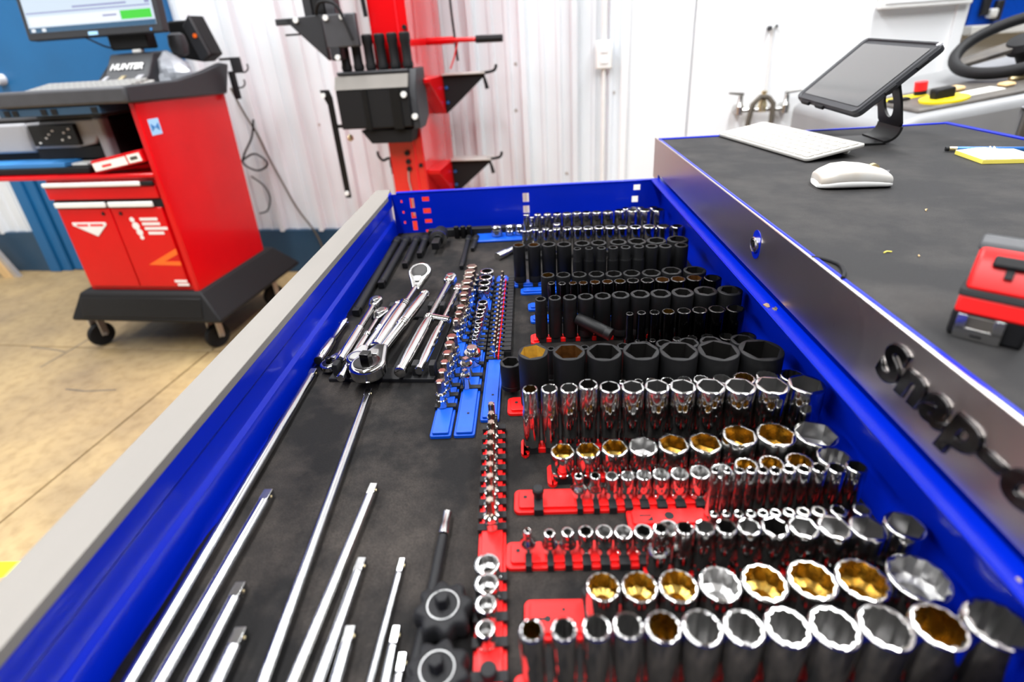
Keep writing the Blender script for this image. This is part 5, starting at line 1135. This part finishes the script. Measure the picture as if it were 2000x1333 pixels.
for k in range(6):
    x = 0.893+k*0.0575
    h_ = MB().rod((x, -0.045, 1.236), (x, -0.045, 1.40), [(0, .018), (.006, .023), (.02, .024), (.03, .0205), (.10, .0205), (.112, .024), (.140, .024), (.146, .018)], 16).build('grip_handle', 'soft_black', ss)
for x, y, z in ((1.172, -0.128, 1.135), (1.205, -0.112, 1.04)): MB().cyl((x, y, z), (x, y-0.010, z), 0.013, None, 14).build('bolt', 'white_plastic', ss)
# hanging flat bar and its link
MB().prism([(0.745, 1.165), (0.790, 1.165), (0.800, 1.13), (0.800, 0.66), (0.772, 0.66), (0.772, 1.10)], -0.06, -0.05, 'y').build('flat_bar', 'black_plastic', ss, 30, bevel=0.002)
bx('flat_bar_link', 'black_plastic', ss, 0.795, 0.86, -0.055, -0.045, 0.995, 1.01)
for z in (1.142, 0.685): MB().cyl((0.785 if z < 1 else 0.762, -0.06, z), (0.785 if z < 1 else 0.762, -0.07, z), 0.011, None, 14).build('bolt', 'white_plastic', ss)
MB().lathe([(.006, 0), (.014, .006), (.014, .02), (.004, .03)], 14, Matrix.Translation((0.855, -0.06, 0.935))).build('pull', 'brass_pale', ss)
# upper left wedge and slider
MB().prism([(0.665, 1.460), (0.840, 1.468), (0.840, 1.285)], -0.10, -0.07, 'y').build('wedge', 'case_grey', ss, 30, bevel=0.004)
bx('wedge_arm', 'case_grey', ss, 0.625, 0.70, -0.10, -0.07, 1.436, 1.462, bevel=0.003)
bx('wedge_pin', 'soft_black', ss, 0.655, 0.72, -0.09, -0.08, 1.394, 1.402)
bx('slide_plate', 'grey_plastic', ss, 0.850, 1.00, -0.12, -0.09, 1.335, 1.465, bevel=0.006)
bx('slide_block', 'case_grey', ss, 0.86, 0.905, -0.12, -0.05, 1.285, 1.345, bevel=0.006)
for x0, x1, c in ((0.762, 0.80, 'case_grey'), (0.805, 0.858, 'soft_black'), (0.862, 0.905, 'grey_plastic')):
    bx('slide_rail', c, ss, x0, x1, -0.09, -0.03, 1.46, 3.0, bevel=0.003)
for x, z in ((0.725, 1.452), (0.872, 1.452), (0.945, 1.452), (0.895, 1.298)): MB().cyl((x, -0.10 if x < 0.8 else -0.12, z), (x, -0.11 if x < 0.8 else -0.13, z), 0.011, None, 14).build('bolt', 'white_plastic', ss)
MB().tube(spl([(0.82, -0.1, 1.47), (0.86, -0.13, 1.51), (0.93, -0.14, 1.50), (0.96, -0.14, 1.44), (0.985, -0.14, 1.36)], 4), 0.007, 8).build('cable', 'soft_black', ss)
MB().tube([(1.0, -0.02, 2.2), (1.002, -0.02, 1.6), (1.01, -0.02, 1.45)], 0.010, 8).build('cable', 'soft_black', ss)
# crank and brackets on the right side (half way back)
MB().cyl((1.16, 0.27, 1.338), (1.32, 0.27, 1.336), 0.017, None, 14).build('crank_sleeve', 'red_paint', ss)
MB().cyl((1.32, 0.27, 1.336), (1.43, 0.27, 1.334), 0.011, None, 14).build('crank_rod', 'red_paint', ss)
MB().cyl((1.43, 0.27, 1.334), (1.56, 0.27, 1.332), 0.017, None, 14).build('crank_grip', 'soft_black', ss)
MB().tube([(1.34, 0.27, 1.33), (1.315, 0.27, 1.26), (1.29, 0.27, 1.21)], 0.004, 6).build('crank_cord', 'red_plastic', ss)
MB().tube([(1.275, 0.42, 2.0), (1.285, 0.42, 1.45), (1.295, 0.42, 1.24)], 0.006, 8).build('cable', 'soft_black', ss)
for zt in (1.186, 0.770):
    MB().prism([(0.02, zt), (0.27, zt), (0.27, zt-0.185), (0.02, zt-0.02)], 1.186, 1.250, 'x').build('bracket_gusset', 'red_paint', ss, 30, bevel=0.003)
    MB().prism([(1.250, zt), (1.470, zt), (1.455, zt-0.02), (1.290, zt-0.155), (1.250, zt-0.185)], 0.255, 0.268, 'y').build('bracket', 'soft_black', ss, 30, bevel=0.003)
    bx('bracket_shelf', 'aluminium', ss, 1.250, 1.465, 0.235, 0.33, zt-0.004, zt+0.004, bevel=0.002)
    for dz in (0.06, 0.13): MB().cyl((1.265, 0.254, zt-dz), (1.265, 0.248, zt-dz), 0.008, None, 10).build('bolt', 'pen_blue', ss)
    MB().tube(spl([(1.44, 0.26, zt-0.002), (1.49, 0.26, zt+0.002), (1.515, 0.26, zt+0.012), (1.522, 0.26, zt+0.034)], 4), 0.007, 8).build('bracket_hook', 'soft_black', ss)
    MB().tube([(1.455, 0.26, zt-0.012), (1.465, 0.26, zt-0.05), (1.470, 0.26, zt-0.075)], [0.006, 0.009, 0.010], 8).build('bracket_drop', 'soft_black', ss)
MB().tube(spl([(1.01, 0.12, 0.81), (0.96, 0.12, 0.815), (0.925, 0.12, 0.805), (0.905, 0.12, 0.83), (0.905, 0.12, 0.85)], 4), 0.007, 8).build('bracket_hook', 'soft_black', ss)
bx('small_bracket', 'soft_black', ss, 0.965, 1.012, 0.10, 0.14, 0.77, 0.81, bevel=0.004)
MB().cyl((0.975, 0.12, 0.77), (0.975, 0.12, 0.735), 0.012, None, 12).build('bracket_drop', 'soft_black', ss)

# ------------------------------------------------------------------ ride-on machine behind the chest
rm = empty('floor_scrubber', (1.205, 1.93, 0.0), 0, 'grey ride-on floor scrubber with a black steering wheel', 'scrubber')
MB().prism([(0.0, 0.25), (1.5, 0.25), (1.5, 1.28), (0.75, 1.125), (0.10, 1.035), (0.0, 1.00)], 0.0, 0.75, 'y').build('hull', 'machine_grey', rm, 30, bevel=0.03, seg=3)
for x, y in ((0.3, 0.1), (1.2, 0.1), (0.3, 0.65), (1.2, 0.65)): MB().cyl((x, y-0.04, 0.14), (x, y+0.04, 0.14), 0.14, None, 22).build('wheel', 'soft_black', rm)
dsh = Matrix.Translation((0.10, 0, 1.035)) @ Matrix.Rotation(-math.atan2(0.090, 0.65), 4, 'Y')
bx('hull_lid', 'machine_dark', rm, 0.015, 0.85, 0.05, 0.36, -0.004, 0.012, bevel=0.008, mtx=dsh)
MB().lathe([(0.072, 0.012), (0.072, 0.020), (0.066, 0.022), (0.030, 0.022)], 30, dsh @ Matrix.Translation((0.145, 0.125, 0.0))).build('dial_ring', 'yellow', rm)
bx('dial_knob', 'soft_black', rm, 0.105, 0.170, 0.105, 0.145, 0.018, 0.055, bevel=0.006, mtx=dsh)
bx('dial_window', 'sky_print', rm, 0.165, 0.200, 0.15, 0.175, 0.0225, 0.024, mtx=dsh)
MB().cyl(dsh @ Vector((0.155, 0.27, 0.012)), dsh @ Vector((0.155, 0.27, 0.030)), 0.020, None, 16).build('stop_button_base', 'soft_black', rm)
MB().cyl(dsh @ Vector((0.155, 0.27, 0.030)), dsh @ Vector((0.155, 0.27, 0.060)), 0.021, None, 16).build('stop_button', 'lamp_red', rm)
bx('stop_plate', 'yellow', rm, 0.035, 0.17, 0.245, 0.30, 0.012, 0.015, mtx=dsh)
bx('switch_row', 'soft_black', rm, 0.030, 0.095, 0.225, 0.255, 0.012, 0.022, bevel=0.002, mtx=dsh)
bx('data_plate', 'paper', rm, 0.225, 0.335, 0.11, 0.18, 0.012, 0.015, mtx=dsh)
bx('data_plate', 'wood', rm, 0.210, 0.270, 0.20, 0.25, 0.012, 0.030, bevel=0.008, mtx=dsh)
bx('switch', 'brass_pale', rm, 0.420, 0.475, 0.20, 0.225, 0.012, 0.030, bevel=0.008, mtx=dsh)
bx('switch', 'wood', rm, 0.345, 0.385, 0.13, 0.17, 0.012, 0.026, bevel=0.008, mtx=dsh)
bx('hull_recess', 'machine_dark', rm, 0.42, 1.2, -0.012, 0.0, 0.86, 1.045, bevel=0.006)
for z0, z1, x0, x1 in ((1.045, 1.050, 0.41, 1.2), (0.855, 0.86, 0.41, 1.2)): bx('recess_edge', 'light_plastic', rm, x0, x1, -0.016, 0.0, z0, z1, bevel=0.003)
SW = Matrix.Translation((0.645, 0.36, 1.225)) @ Matrix.Rotation(rad(-27), 4, 'Y') @ Matrix.Rotation(rad(8), 4, 'X')
ring = [[((0.205+0.021*math.cos(b))*math.cos(a), (0.205+0.021*math.cos(b))*math.sin(a), 0.021*math.sin(b)) for b in [2*PI*j/12 for j in range(12)]] for a in [2*PI*i/48 for i in range(48)]]
m_ = MB(); vs = [p for r_ in ring for p in r_]
m_.add(vs, [(i*12+j, i*12+(j+1) % 12, ((i+1) % 48)*12+(j+1) % 12, ((i+1) % 48)*12+j) for i in range(48) for j in range(12)], SW)
m_.build('steering_wheel', 'soft_black', rm, 60)
for a in (25, 155, 270):
    m2 = SW @ Matrix.Rotation(rad(a), 4, 'Z')
    MB().prism([(0.03, -0.035), (0.20, -0.028), (0.20, 0.028), (0.03, 0.035)], -0.012, 0.006, 'z', m2).build('wheel_spoke', 'machine_dark', rm, 30, bevel=0.004)
MB().lathe([(0.055, -0.03), (0.060, -0.01), (0.050, 0.012), (0.030, 0.016)], 24, SW).build('wheel_hub', 'soft_black', rm)
MB().cyl(SW @ Vector((0, 0, -0.02)), (0.72, 0.33, 1.08), 0.035, 0.045, 18).build('steering_column', 'soft_black', rm)
